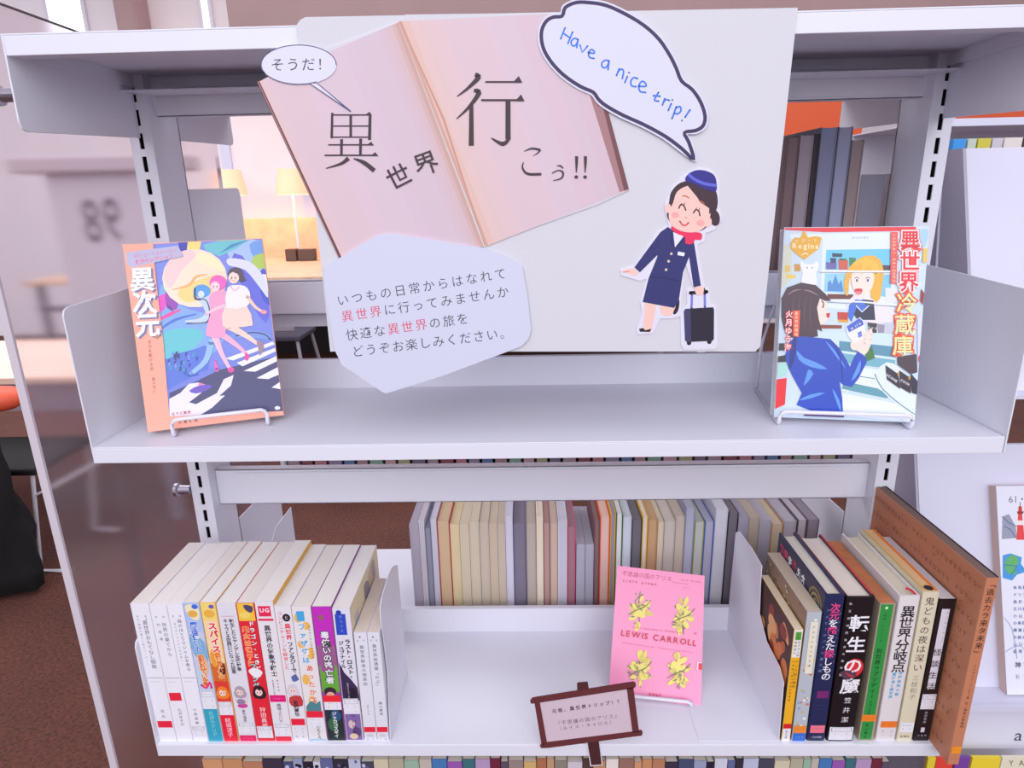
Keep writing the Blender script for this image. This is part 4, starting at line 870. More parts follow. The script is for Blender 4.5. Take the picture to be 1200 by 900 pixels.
a.poly([(200, 690), (350, 610), (680, 500), (722, 775), (420, 790), (215, 800)], (112, 128, 216))
a.poly([(215, 700), (330, 650), (430, 600), (560, 570), (690, 540), (724, 776), (560, 785), (360, 812), (300, 740), (215, 740)], (66, 64, 112), 0)
for q in ([(455, 552), (660, 478), (672, 490), (490, 560)], [(505, 570), (672, 505), (680, 520), (530, 585)], [(535, 605), (682, 540), (690, 562), (585, 608)], [(590, 636), (688, 588), (696, 620), (640, 640)], [(655, 676), (700, 652), (706, 682)]): a.poly(q, (238, 236, 252))
a.poly([(215, 725), (262, 700), (300, 660), (340, 655), (370, 664), (352, 700), (300, 740), (330, 748), (420, 700), (450, 640), (492, 622), (480, 668), (430, 712), (455, 710), (400, 762), (330, 806), (216, 800)], (232, 226, 246))
a.poly([(300, 690), (350, 665), (400, 668), (372, 690), (330, 702)], (110, 80, 190), 2); a.ell(350, 662, 12, 5, (240, 120, 190))
a.poly([(420, 470), (520, 440), (590, 432), (650, 448), (640, 470), (540, 462)], (120, 150, 226), 2); a.stroke([(500, 455), (570, 440), (625, 448), (650, 470)], 5, (44, 44, 80), 3)
# girl in blue
a.stroke([(395, 480), (372, 560), (310, 615)], [30, 24, 16], (150, 190, 240), 3); a.stroke([(340, 620), (300, 625), (275, 610)], [6, 12, 5], (60, 90, 190), 2); a.poly([(335, 285), (390, 270), (400, 350), (370, 400), (300, 402), (284, 388), (340, 380), (370, 350)], (196, 214, 246), 3)
a.stroke([(325, 296), (372, 300), (388, 350), (375, 395), (290, 400)], 5, (36, 40, 80), 3); a.ell(355, 262, 37, 29, (76, 156, 228)); a.stroke([(326, 250), (326, 290), (350, 300)], [8, 10, 4], (40, 60, 130), 3); a.ell(352, 275, 14, 15, (214, 224, 248))
# girl in pink
a.stroke([(410, 450), (440, 530), (478, 600)], [32, 20, 12], (248, 190, 214), 3); a.stroke([(430, 440), (500, 490), (545, 530)], [30, 20, 12], (246, 176, 206), 3); a.ell(480, 600, 14, 12, (244, 60, 160)); a.ell(548, 545, 10, 16, (236, 60, 150)); a.stroke([(420, 600), (412, 560)], [18, 6], (236, 100, 190))
a.poly([(400, 268), (460, 262), (478, 330), (462, 380), (452, 458), (372, 452), (392, 360), (385, 300)], (244, 158, 200), 2); a.stroke([(462, 320), (410, 340), (372, 362)], [14, 12, 9], (252, 200, 214), 3)
a.ell(425, 226, 37, 33, (238, 92, 190)); a.ell(412, 242, 20, 21, (252, 214, 220)); a.poly([(392, 232), (402, 212), (420, 222), (438, 214), (440, 200), (395, 205)], (238, 92, 190)); a.ell(405, 242, 2.5, 4, (90, 40, 80)); a.ell(420, 242, 2.5, 4, (90, 40, 80)); a.ell(398, 252, 5, 3, (248, 160, 180))
# girl in white
a.stroke([(470, 410), (540, 450), (600, 492)], [34, 22, 12], (252, 214, 198), 3); a.poly([(590, 480), (616, 478), (622, 510), (604, 540), (598, 510)], (160, 130, 150), 2)
a.poly([(455, 325), (548, 325), (574, 400), (560, 412), (500, 418), (446, 412)], (252, 214, 202), 2); a.poly([(466, 248), (500, 236), (540, 240), (562, 268), (560, 300), (548, 328), (460, 332)], (246, 238, 246), 2); a.stroke([(550, 285), (585, 330), (620, 352)], [16, 13, 10], (252, 206, 190), 3); a.ell(622, 352, 14, 9, (250, 150, 170)); a.stroke([(480, 240), (495, 262), (515, 244)], 4, (230, 160, 190), 2)
a.ell(500, 190, 34, 30, (74, 52, 76)); a.poly([(525, 180), (545, 215), (520, 225)], (74, 52, 76)); a.ell(492, 205, 23, 25, (252, 218, 206)); a.poly([(466, 200), (480, 172), (500, 186), (522, 180), (522, 165), (475, 165)], (74, 52, 76)); a.ell(484, 205, 2.5, 4.5, (60, 40, 60)); a.ell(500, 205, 2.5, 4.5, (60, 40, 60)); a.stroke([(488, 217), (496, 217)], 2, (220, 90, 100)); a.ell(478, 213, 5, 3, (248, 160, 160))
# band, header, title
a.poly([(12, 62), (146, 55), (155, 180), (190, 480), (216, 800), (722, 775), (725, 795), (120, 875), (95, 780)], (248, 168, 146))
a.poly([(30, 96), (252, 66), (276, 112), (250, 118), (48, 162), (34, 140)], (186, 182, 214)); a.line('SFショートストーリー', (68, 112), (238, 88), 20, (226, 106, 150), .01, sx=.9); a.line('傑作セレクション', (80, 137), (222, 112), 22, (226, 106, 150), .02)
for ch, x, y in zip('異次元', (98, 110, 122), (212, 312, 408)):
    for dx, col, bo in ((9, (120, 112, 156), .035), (0, (244, 242, 252), .03)): a.layer += 1; a.char(ch, x + dx, y + dx * .7, 108, math.radians(-3), col, bo, sx=.98)
a.ell(167, 442, 9, 9, (240, 236, 250)); a.ell(164, 458, 8, 10, (190, 130, 80)); a.col('次元を駆ける恋', 130, 480, 596, 16, (176, 90, 80), .01, x1=140); a.col('扉の匂い', 148, 640, 692, 15, (176, 90, 80), .01, x1=152)
a.line('日下三蔵編', (232, 790), (300, 782), 13, (190, 60, 60), .02); a.line('小畑健絵', (262, 826), (330, 816), 13, (70, 40, 60), .02); a.ell(680, 764, 12, 8, (230, 230, 240))
a.rough = .3; a.build('cover_print', 'bright comic cover picture')
stand(locA, uA, nA, 'white wire stand under the moon-cover novel', 26, 118, 0)

# B: fridge comic novel
locB = Vector((695.0, 48.6, 5.9))
tB, uB, nB, vB = facing('paperback_book', 'novel with a dark-haired girl facing a blond girl in an open fridge, standing face out', locB, -.15, .193, -.004, 135, 195, 18, (206, 226, 240), (232, 226, 230))
a = Art(tB, (0, 0, 195), (1, 0, 0), (0, 0, -1), (0, -1, 0), px=(900, 255, 3.6), clip=(.5, .5, 134.5, 194.5)); a.rough = .3
a.poly([(70, 36), (680, 34), (640, 870), (20, 840)], (204, 222, 238)); a.poly([(70, 34), (625, 36), (623, 56), (240, 62), (68, 52)], (234, 40, 56)); a.poly([(95, 70), (600, 62), (598, 90), (95, 90)], (226, 238, 248))
a.line('ROOTSET', (360, 86), (420, 86), 14, (90, 90, 110)); a.poly([(230, 90), (540, 88), (530, 400), (220, 380)], (226, 236, 246)); a.poly([(246, 136), (520, 132), (518, 224), (240, 220)], (112, 200, 232)); a.poly([(240, 236), (345, 236), (340, 322), (236, 312)], (150, 210, 240)); a.poly([(470, 240), (520, 240), (518, 340), (470, 330)], (130, 200, 234))
a.poly([(250, 310), (252, 276), (262, 262), (270, 282), (285, 240), (298, 280), (310, 262), (318, 312)], (80, 140, 206))
a.poly([(60, 110), (100, 120), (100, 260), (50, 300)], (214, 216, 200)); 
for x, y, w_, h_, c in ((70, 200, 24, 30, (226, 196, 96)), (110, 195, 28, 32, (206, 150, 60)), (74, 240, 44, 16, (236, 206, 90)), (270, 150, 44, 16, (44, 60, 90)), (244, 188, 46, 30, (110, 100, 170)), (262, 170, 26, 22, (70, 60, 110)), (296, 178, 42, 42, (206, 90, 70)), (342, 168, 28, 50, (60, 130, 90)), (480, 200, 36, 22, (90, 60, 70)), (494, 296, 50, 62, (226, 228, 238)), (250, 322, 110, 22, (110, 52, 46)), (292, 398, 46, 34, (196, 60, 44)), (296, 430, 44, 12, (226, 160, 50)), (222, 452, 90, 16, (140, 62, 44)), (420, 442, 40, 44, (58, 46, 60)), (462, 450, 30, 36, (150, 140, 160)), (496, 446, 30, 42, (200, 200, 214))): a.poly([(x, y), (x + w_, y + 2), (x + w_ - 2, y + h_), (x + 2, y + h_)], c)
a.poly([(300, 172), (330, 174), (332, 180), (300, 180)], (60, 110, 70)); a.line('ジャム', (424, 464), (456, 466), 12, WH, .02)
a.poly([(210, 480), (545, 492), (540, 600), (200, 560)], (206, 228, 236)); a.poly([(300, 520), (540, 545), (536, 590), (300, 560)], (88, 146, 172)); a.poly([(300, 570), (536, 602), (534, 640), (305, 610)], (116, 176, 196)); a.poly([(305, 620), (530, 652), (500, 740), (310, 730)], (226, 238, 244)); a.poly([(320, 690), (460, 720), (520, 752), (500, 762), (310, 722)], (96, 156, 170)); a.stroke([(330, 660), (450, 680)], 3, (70, 110, 130))
a.poly([(310, 740), (640, 800), (640, 870), (310, 835)], (228, 234, 244)); a.poly([(450, 660), (500, 610), (560, 640), (632, 740), (628, 830), (560, 800), (470, 720)], (222, 234, 242), 2); a.stroke([(450, 660), (480, 720), (560, 790), (620, 830)], 4, (70, 110, 130), 2)
# cat-shaped white jar and gold emblem
a.poly([(134, 200), (142, 182), (155, 196), (190, 196), (206, 184), (214, 205), (200, 240), (206, 282), (140, 282), (146, 236)], (238, 240, 248), 2); a.ell(165, 212, 2.5, 3, (60, 60, 70)); a.ell(186, 212, 2.5, 3, (60, 60, 70))
a.poly([(92, 110), (112, 84), (135, 86), (152, 52), (168, 84), (200, 78), (226, 84), (214, 132), (186, 152), (152, 178), (116, 152), (98, 134)], (232, 172, 44), 0); a.line('Regina', (112, 118), (206, 120), 32, (250, 238, 196), .015); a.line('レジーナ', (122, 98), (200, 96), 14, (250, 238, 196), .02); a.stroke([(142, 158), (156, 150), (168, 156)], 4, (250, 238, 196), 2)
# blond girl
a.poly([(320, 300), (330, 230), (370, 182), (420, 160), (465, 172), (486, 220), (480, 290), (470, 345), (436, 350), (425, 300), (360, 300), (345, 250), (335, 330)], (238, 178, 60), 3)
a.poly([(360, 330), (420, 335), (450, 350), (520, 380), (530, 440), (400, 440), (330, 380)], (232, 226, 238), 2); a.poly([(345, 362), (400, 345), (445, 350), (452, 432), (380, 432), (350, 400)], (40, 42, 70)); a.poly([(340, 370), (370, 345), (400, 350), (420, 380), (395, 400), (372, 380), (352, 440), (338, 420)], (60, 110, 214)); a.stroke([(372, 372), (396, 398), (424, 372)], 4, (240, 240, 250))
a.poly([(352, 240), (400, 226), (445, 238), (440, 290), (415, 326), (384, 334), (362, 312)], (252, 226, 214), 3); a.poly([(345, 262), (360, 205), (400, 190), (392, 246), (420, 200), (456, 232), (452, 290), (470, 250), (462, 190), (410, 168), (360, 190)], (244, 190, 70)); a.stroke([(455, 230), (462, 290), (452, 345), (462, 360)], [16, 18, 12, 4], (240, 180, 60), 3)
for x in (374, 420): a.ell(x, 264, 8, 9, (250, 250, 252)); a.ell(x, 265, 5, 7, (96, 84, 120)); a.stroke([(x - 9, 256), (x, 252), (x + 9, 257)], 3, (70, 40, 40), 2)
a.poly([(364, 302), (396, 300), (394, 318), (380, 326), (368, 318)], (214, 40, 60), 2); a.poly([(368, 312), (392, 312), (386, 322), (374, 322)], (240, 130, 140), 2)
a.stroke([(218, 226), (545, 228)], 7, (236, 240, 248)); a.stroke([(218, 231), (545, 233)], 2, (130, 150, 170)); a.stroke([(235, 350), (400, 356), (545, 370)], 7, (232, 236, 246)); a.stroke([(235, 356), (545, 376)], 2, (120, 130, 150))
# dark-haired girl and blazer
a.poly([(205, 320), (232, 345), (248, 358), (244, 390), (262, 402), (252, 430), (232, 448), (200, 450), (190, 380)], (252, 224, 212), 0); a.poly([(244, 404), (262, 402), (256, 424), (246, 420)], (206, 30, 50)); a.stroke([(226, 352), (234, 362), (230, 380)], 5, (50, 30, 40), 2); a.stroke([(220, 342), (240, 350)], 3, (60, 40, 50))
a.poly([(56, 420), (56, 340), (80, 295), (140, 274), (200, 285), (240, 320), (266, 352), (240, 352), (218, 340), (206, 380), (214, 430), (228, 480), (206, 470), (210, 500), (160, 512), (96, 505), (66, 470)], (70, 44, 60), 0)
for q in ([(84, 325), (110, 308), (140, 304)], [(150, 305), (180, 312), (210, 328)]): a.stroke(q, [2, 6, 2], (150, 120, 136), 3)
for x in (110, 135, 160, 184): a.stroke([(x, 330), (x - 8, 400), (x - 4, 480)], [1, 3, 1], (110, 76, 92), 3)
a.poly([(68, 590), (92, 520), (130, 500), (190, 505), (262, 512), (300, 550), (330, 600), (345, 630), (362, 590), (378, 562), (416, 592), (414, 612), (380, 680), (352, 714), (315, 705), (300, 690), (312, 760), (316, 836), (222, 830), (120, 790), (142, 740), (98, 660)], (34, 70, 184), 0)
for q in ([(120, 560), (150, 590), (200, 610), (250, 640), (180, 630), (130, 600)], [(170, 640), (190, 660), (150, 710), (160, 670)], [(240, 520), (280, 560), (330, 640), (290, 590)], [(130, 770), (180, 745), (240, 738), (180, 762)], [(390, 600), (385, 650), (350, 690), (370, 640)], [(270, 720), (300, 770), (306, 820), (285, 770)]): a.poly(q, (92, 150, 236), 2)
a.poly([(100, 520), (120, 510), (110, 600), (86, 640)], (22, 44, 130), 2); a.stroke([(262, 515), (300, 580), (315, 690)], [2, 5, 2], (20, 40, 120), 3)
a.poly([(408, 575), (436, 542), (450, 592), (416, 606)], (60, 120, 60)); a.poly([(346, 530), (372, 505), (410, 500), (432, 470), (440, 490), (430, 540), (408, 578), (372, 560), (352, 556)], (252, 222, 210), 2)
a.poly([(326, 462), (386, 420), (402, 436), (412, 486), (408, 505), (362, 530), (336, 500)], (234, 234, 244)); a.poly([(330, 460), (384, 424), (398, 436), (402, 452), (340, 484)], (66, 96, 196)); a.line('milk', (352, 466), (386, 446), 16, WH, .01); a.poly([(376, 485), (392, 478), (396, 500), (380, 508)], (110, 130, 210))
for q in ([(402, 500), (420, 480), (434, 470)], [(406, 514), (424, 498), (436, 492)], [(404, 530), (420, 516), (434, 512)]): a.stroke(q, [10, 9, 7], (252, 226, 214), 2)
for x, y in ((424, 478), (434, 494), (432, 514)): a.ell(x, y, 3, 2, (240, 120, 130))
# packets, bottles, corner colours
a.poly([(543, 588), (624, 575), (628, 652), (600, 660), (545, 620)], (70, 52, 66)); a.poly([(494, 622), (548, 660), (556, 722), (500, 682)], (44, 34, 54)); a.poly([(552, 644), (604, 680), (600, 742), (556, 716)], (52, 36, 50)); a.poly([(600, 656), (630, 690), (626, 746), (604, 738)], (40, 36, 60)); a.line('SCONE', (502, 664), (540, 690), 14, WH, .02); a.line('COOK', (562, 686), (592, 704), 13, WH, .02); a.ell(548, 660, 4, 8, (210, 150, 60)); a.ell(594, 676, 4, 8, (210, 150, 60))
a.poly([(628, 420), (650, 400), (648, 600), (630, 640)], (214, 220, 232)); a.poly([(652, 130), (672, 130), (668, 190), (650, 190)], (226, 196, 90)); a.poly([(644, 300), (660, 320), (652, 370), (640, 350)], (150, 40, 44)); a.ell(637, 596, 6, 16, (200, 30, 60)); a.poly([(630, 60), (676, 50), (660, 120), (640, 110)], (170, 206, 226), 2)
a.poly([(34, 682), (78, 676), (70, 788), (24, 806)], (232, 32, 44)); a.poly([(46, 530), (74, 530), (74, 560), (44, 560)], (40, 50, 50)); a.poly([(42, 585), (74, 580), (74, 608), (40, 610)], (44, 46, 50)); a.poly([(40, 618), (78, 612), (80, 660), (38, 672)], (170, 222, 214))
# title and author
a.poly([(516, 60), (546, 62), (540, 280), (514, 278)], (236, 88, 78)); a.col('ISEKAI REIZOKO', 530, 74, 268, 16, (250, 220, 200), .01)
R1 = (228, 30, 52)
for i, (ch, x, y) in enumerate(zip('異世界冷蔵庫', (597, 596, 591, 583, 575, 567), (98, 186, 272, 362, 452, 540))):
    oc, fc = (((250, 240, 236), R1) if i < 3 else ((240, 84, 40), (254, 232, 160)))
    for col, bo in (((238, 60, 60), .1), (oc, .075), (fc, .018)) if i < 3 else ((oc, .085), (fc, .012)): a.layer += 1; a.char(ch, x, y, 88, 0, col, bo)
a.poly([(104, 392), (134, 392), (128, 504), (104, 500)], (238, 96, 60)); a.col('異世界料理帖', 118, 404, 492, 14, (252, 220, 190), .01); a.col('火月ゆう海', 88, 408, 548, 32, (252, 236, 232), .01, outline=(226, 44, 60), ow=.07, x1=82)
a.poly([(150, 828), (320, 832), (318, 842), (150, 836)], (90, 50, 110))
a.build('cover_print', 'bright comic cover picture')
stand(locB, uB, nB, 'white wire stand under the fridge-cover novel', 3, 128, 0, 16, 10)

# C: pink book on the lower shelf
locC = Vector((533.8, 75.1, -367.3))
tC, uC, nC, vC = facing('paperback_book', 'pink paperback with four yellow ornaments and red lettering, leaning back face out', locC, -.143, .609, -.044, 112, 155, 8, (244, 148, 190), (236, 226, 214), (240, 140, 170))
a = Art(tC, (0, 0, 155), (1, 0, 0), (0, 0, -1), (0, -1, 0), px=(700, 650, 4.736), clip=(.3, .3, 111.7, 154.7)); a.rough = .4
RP = (200, 44, 84)
a.line('不思議の国のアリス', (152, 104), (398, 134), 31, (186, 48, 92), .0); a.line('ルイス・キャロル', (470, 140), (570, 152), 14, RP, .01); a.line('矢川澄子訳', (146, 146), (216, 152), 14, RP, .01); a.line('金子國義絵', (250, 158), (322, 166), 14, RP, .01)
a.line('Through the Looking', (420, 152), (500, 162), 10, RP); a.stroke([(470, 182), (508, 186)], 1.2, RP)
YE = (236, 220, 112); OL = (112, 108, 74)
random.seed(11)
for cx, cy in ((232, 300), (475, 345), (235, 640), (450, 650)):                  # four plain floral ornaments of yellow leaves
    a.stroke([(cx + 6, cy - 95), (cx - 4, cy), (cx + 4, cy + 95)], [4, 9, 4], OL, 4)
    for k in range(30):
        an = random.uniform(0, 2 * math.pi); r_ = random.uniform(4, 74); x = cx + math.cos(an) * r_ * .72; y = cy + math.sin(an) * r_ * 1.35
        a.ell(x, y, random.uniform(15, 28), random.uniform(9, 16), YE if k % 3 else (214, 196, 96), math.degrees(an) + random.uniform(-20, 20), n=10)
    for k in range(16):
        an = random.uniform(0, 2 * math.pi); r_ = random.uniform(10, 74); a.ell(cx + math.cos(an) * r_ * .8, cy + math.sin(an) * r_ * 1.2, random.uniform(8, 15), 4, (124, 122, 84) if k % 2 else (150, 144, 100), math.degrees(an) + 40, n=8)
    a.stroke([(cx - 62, cy + 34), (cx - 20, cy + 10), (cx + 30, cy - 10), (cx + 66, cy - 46)], [3, 6, 6, 3], OL, 4)
a.line("Alice's Adventures in Wonderland", (200, 402), (462, 432), 15, (206, 60, 100), shear=.3)
a.line('LEWIS CARROLL', (143, 434), (540, 490), 46, (200, 24, 62), .014); a.line('Illustrated by Kuniyoshi Kaneko 1994', (140, 486), (312, 514), 9, RP); a.line('Translated by Sumiko Yagawa 1994 Tokyo', (338, 516), (530, 542), 9, RP); a.ell(542, 437, 8, 4, (214, 90, 130))
a.poly([(553, 594), (584, 598), (582, 642), (550, 638)], (246, 220, 236)); a.poly([(560, 600), (583, 602), (581, 640), (558, 637)], (226, 30, 56)); a.line('新潮文庫', (294, 774), (346, 782), 15, (200, 24, 62), .03)
a.build('cover_print', 'red lettering and yellow ornaments')
stand(locC, uC, nC, 'white wire stand under the pink paperback', 22, 100, -371, 9, 6)

# ------------------------------------------------------------------ far row: books turned away, fore edges towards us
def far_book(x0, x1, h, cov, page, label, y=232, z=-371, d=118, group='books of the far row showing their page edges'):
    t = thing('shelved_book', label, 'book', (x0, y, z), group=group); w_ = x1 - x0; th = min(1.3, w_ * .16)
    b = MB(); b.prism([(0, 0, 0), (0, d, 0), (w_, d, 0), (w_, 0, 0), (w_ - th, 0, 0), (w_ - th, d - th, 0), (th, d - th, 0), (th, 0, 0)], (0, 0, h)); b.build('cover', pm(cov, .5, tone='cover'), t)
    MB().box(th, 1, .5, w_ - th, d - th, h - .6).build('page_block', pages(page), t)
fb = [265.0, 279.0, 287, 296.1, 304.8, 323.5, 337.1, 350.8, 365.6, 379.3, 391.6, 402.8, 413.9, 432.4, 447.2, 457.1, 467.0, 478.0, 491.6, 503.9]
fspec = [(160, (176, 170, 190), (170, 160, 172)), None, None]
cols = [((176, 172, 196), (176, 168, 184), 156), ((214, 210, 222), (206, 196, 204), 162), ((120, 124, 150), (150, 150, 170), 150), ((206, 204, 224), (210, 206, 218), 165), ((190, 60, 70), (214, 186, 150), 161), ((224, 206, 160), (226, 206, 166), 156), ((222, 208, 180), (214, 200, 178), 156), ((206, 194, 172), (212, 198, 178), 160), ((196, 186, 180), (206, 190, 172), 158), ((206, 190, 170), (206, 188, 166), 156), ((200, 190, 184), (204, 188, 168), 156), ((208, 204, 226), (214, 210, 226), 168), ((104, 98, 130), (128, 120, 140), 156),
        ((160, 150, 150), (188, 176, 166), 156), ((240, 226, 210), (232, 216, 196), 168), ((150, 122, 122), (190, 150, 146), 156), ((196, 170, 160), (206, 182, 166), 156), ((214, 210, 224), (200, 198, 214), 160), ((206, 60, 120), (160, 120, 130), 150)]
names = ['lilac', 'off-white', 'slate', 'white', 'red-edged', 'cream', 'ivory', 'beige', 'grey-beige', 'tan', 'buff', 'bright white', 'dark violet', 'taupe', 'pale pink-white', 'rosy brown', 'pinkish beige', 'silver', 'magenta-edged']
for i, (c, p, h) in enumerate(cols):
    if i + 1 >= len(fb): break
    far_book(fb[i], fb[i + 1] - .6, h, c, p, '%s book %s' % (names[i], 'at the open end of the far row, page edges out' if i == 0 else 'in the far row, page edges out, just past the %s one' % names[i - 1]))
fb2 = [504.5, 517.5, 530, 538, 552.5, 560.5, 570.5, 583, 598, 606, 620, 629, 645, 658, 672, 686, 700, 718, 733, 748, 763, 780, 797, 815]
cols2 = [('low silver', (176, 176, 196), (176, 174, 190), 122), ('low grey', (170, 170, 190), (176, 174, 190), 122), ('brown', (120, 84, 90), (136, 106, 106), 158), ('bright orange', (238, 96, 44), (226, 190, 180), 165), ('yellow-edged grey', (226, 170, 60), (150, 146, 160), 172), ('green-edged white', (84, 120, 60), (226, 226, 230), 170), ('pale blue-grey', (190, 200, 214), (206, 212, 224), 165), ('dark green', (60, 72, 60), (110, 106, 116), 160),
         ('golden-edged white', (230, 176, 50), (222, 214, 208), 165), ('ochre', (196, 140, 90), (196, 160, 120), 160), ('cream-paged', (206, 194, 170), (216, 204, 178), 156), ('stone', (188, 182, 176), (200, 190, 182), 158), ('wide beige', (190, 176, 164), (196, 182, 168), 165), ('blue-grey', (140, 142, 168), (176, 178, 196), 178), ('olive-covered', (150, 168, 70), (190, 190, 190), 156), ('blue-edged', (76, 100, 190), (176, 176, 196), 156), ('tall white', (196, 194, 206), (214, 216, 228), 176),
         ('black-edged', (44, 38, 50), (120, 112, 126), 170), ('mauve', (176, 168, 190), (170, 164, 184), 163), ('fawn', (186, 168, 146), (186, 172, 160), 163), ('light grey', (184, 180, 200), (180, 174, 190), 158), ('orange-brown', (206, 140, 60), (206, 190, 166), 152), ('plain grey', (170, 164, 178), (184, 178, 190), 156)]
for i, (nm, c, p, h) in enumerate(cols2):
    far_book(fb2[i], fb2[i + 1] - .7, h, c, p, '%s book of the far row behind the pink paperback or curved bookend' % nm if i > 3 else '%s book in the far row left of the pink paperback' % nm)
far_book(816, 829, 158, (110, 96, 110), (196, 188, 196), 'brown-edged book near the end of the far row'); far_book(830, 846, 158, (120, 110, 124), (150, 142, 156), 'dusky book closing the far row beside the slotted post')
# dark tall books on the far shelf behind the poster
dk = [(727, 741, 216, (48, 50, 84), (60, 60, 92), 'tall navy book beside the poster on the far shelf'), (741.5, 752, 197, (112, 86, 90), (120, 96, 100), 'brown book next to the tall navy one'), (752.5, 766, 197, (96, 72, 78), (128, 104, 108), 'second brown book on the far shelf'), (767, 783, 199, (140, 126, 136), (156, 142, 152), 'grey-brown book with wide page edge on the far shelf'),
      (784, 790, 200, (40, 32, 40), (60, 50, 60), 'thin blackish book on the far shelf'), (791, 810, 207, (110, 112, 140), (132, 134, 164), 'wide slate-blue volume on the far shelf'), (811, 828, 207, (96, 98, 124), (150, 152, 180), 'lighter blue-grey volume beside the slate-blue one'), (829, 843, 192, (136, 116, 118), (146, 128, 130), 'dull brown book before the grey bookend')]  # the thin blackish slab paints the dark gap between two volumes
for x0, x1, h, c, p, lb in dk: far_book(x0, x1, h, c, p, lb, z=97, d=150, group='dark books of the far shelf')
t = thing('bookend', 'grey bookend closing the dark books beside the slotted post', 'bookend', (845, 232, 97), group='bookends on the far shelf')
MB().box(0, 0, 0, 28, 1.5, 152).build('upright_plate', pm((122, 118, 134), .5), t, bevel=.5); MB().box(0, 1.5, .2, 28, 90, 1.4).build('base_plate', pm((122, 118, 134), .5), t)

# ------------------------------------------------------------------ tall books of the lowest shelf, seen in the slit at the bottom
random.seed(5)
x = 4; seq = [(206, 150, 110), (196, 140, 100), (180, 124, 96), (60, 50, 70)] + [(70, 76, 110), (150, 156, 186), (40, 36, 56), (206, 206, 222), (96, 104, 150), (50, 46, 60), (186, 190, 214), (70, 70, 90)] + [(206, 196, 170), (176, 170, 150), (150, 180, 160), (190, 180, 170), (70, 120, 180), (150, 90, 170), (60, 110, 120), (180, 150, 190), (110, 40, 60), (90, 80, 100), (150, 130, 130), (206, 170, 110), (170, 110, 80), (190, 150, 120), (140, 130, 120), (206, 196, 206), (84, 60, 60), (190, 140, 110), (230, 220, 214), (150, 110, 100)]
cn = {0: 'tan', 3: 'dark', 4: 'slate', 5: 'pale blue', 7: 'white'}
def cname(c):
    r, g_, b_ = c
    if max(c) < 80: return 'blackish'
    if min(c) > 195: return 'whitish'
    if max(c) - min(c) < 28: return 'grey'
    return 'blue' if b_ == max(c) and r < b_ - 25 else 'purple' if b_ == max(c) else 'green' if g_ == max(c) else 'tan' if r > 170 else 'brown'
used = set(); k = 0; x = 46; prev = 'the empty end'
while x < 850:
    c = seq[k % len(seq)]; w_ = random.choice((9, 12, 15, 18)) if k > 3 else 24; h = random.choice((340, 342, 344, 345))
    under = 'the white novels' if x < 130 else 'the comic novels' if x < 270 else 'the empty shelf middle' if x < 430 else 'the signboard' if x < 570 else 'the pink paperback' if x < 720 else 'the right-hand books'
    for how in ('next to', 'just past', 'right of', 'touching'):
        tl = '%s tall spine under %s, %s %s' % (cname(c), under, how, prev)
        if tl not in used: break
    used.add(tl)
    t = make_book('tall_book', tl, 'tall books of the lowest shelf', x, 5, -742, w_ - .6, h, 150, c, page=(222, 212, 200))
    prev = '%s %s one' % ('a wide' if w_ > 16 else 'a slim' if w_ < 11 else 'a', cname(c))
    if 3 < k < 12:
        a = Art(t, (0, 0, h), (1, 0, 0), (0, 0, -1), (0, -1, 0))
        for q in range(6): a.ell(random.uniform(3, w_ - 3.6), random.uniform(3, 26), random.uniform(1.5, 2.6), random.uniform(1.5, 4), random.choice([(190, 190, 220), (30, 28, 44), (90, 96, 140)]))
        a.build('spine_print')
    x += w_; k += 1

# ------------------------------------------------------------------ slanted magazine rack beside the shelving
def yl(z): return 216 + (z + 110) * .352
def yu(z): return 219 + (z - 272) * .333
WR = pm((216, 215, 234), .45, tone='white_laminate'); GRY = pm((176, 170, 186), .5)
t = thing('magazine_rack', 'white slanted magazine rack standing beside the shelving', 'rack', (953, 100, FL))
O = Vector((953, 100, FL))
def slope(y, z0, z1, x0=956, x1=1700, th=6): return MB().prism([Vector((x, y(z), z)) - O for x, z in ((x0, z0), (x1, z0), (x1, z1), (x0, z1))], (0, th, 0))
slope(yu, 5, 276).build('slanted_board', WR, t, bevel=.8); slope(yl, -396, -98).build('slanted_board', WR, t, bevel=.8)
slope(lambda z: 196 + (z + 480) * .3 - 60, -800, -480).build('slanted_board', WR, t, bevel=.8)
MB().box(3, 84 - 100, -398 - FL, 747, 130 - 100, -396 - FL).build('ledge', WR, t); MB().box(3, 82 - 100, -404 - FL, 747, 84 - 100, -396 - FL + 2).build('ledge_lip', WR, t)
MB().box(3, 112 - 100, 1 - FL, 747, 134 - 100, 5 - FL).build('ledge', WR, t)
MB().box(3, 96 - 100, -476 - FL, 747, 99 - 100, -416 - FL).build('label_strip', pm((222, 221, 238), .4), t, label='white label strip')
b = MB()
for q in (((yu(5) - 4, 5), (yu(276) - 4, 276), (345, 276), (345, -18)), ((yl(-396) - 4, -396), (yl(-98) - 4, -98), (345, -98), (345, -396)), ((222, -98), (222, -18), (345, -18), (345, -98)), ((90, FL), (90, -396), (345, -396), (345, FL))):
    b.prism([Vector((950, y, z)) - O for y, z in q], (3, 0, 0))
b.build('side_panel', GRY, t, label='grey side panel')
MB().box(3, 60 - 100, at(1100, 888, Y=70).z - 256 - FL, 747, 120 - 100, at(1100, 888, Y=70).z - 254 - FL).build('ledge', WR, t)
MB().tube([Vector((949, 250, 268)) - O, Vector((949, 225, 120)) - O, Vector((949, 205, 0)) - O], 1.3, 6).build('edge_bead', WR, t)
a = Art(t, (0, -4.2, -416 - FL), (1, 0, 0), (0, 0, -1), (0, -1, 0))
p = at(1194, 861, Y=96); a.line('a', (p.x - 953, -416 - p.z), (p.x - 953, -416 - p.z), 26, (80, 70, 84), .0); a.rect(30, 10, 31, 60, (190, 186, 206)); a.build('lettering')
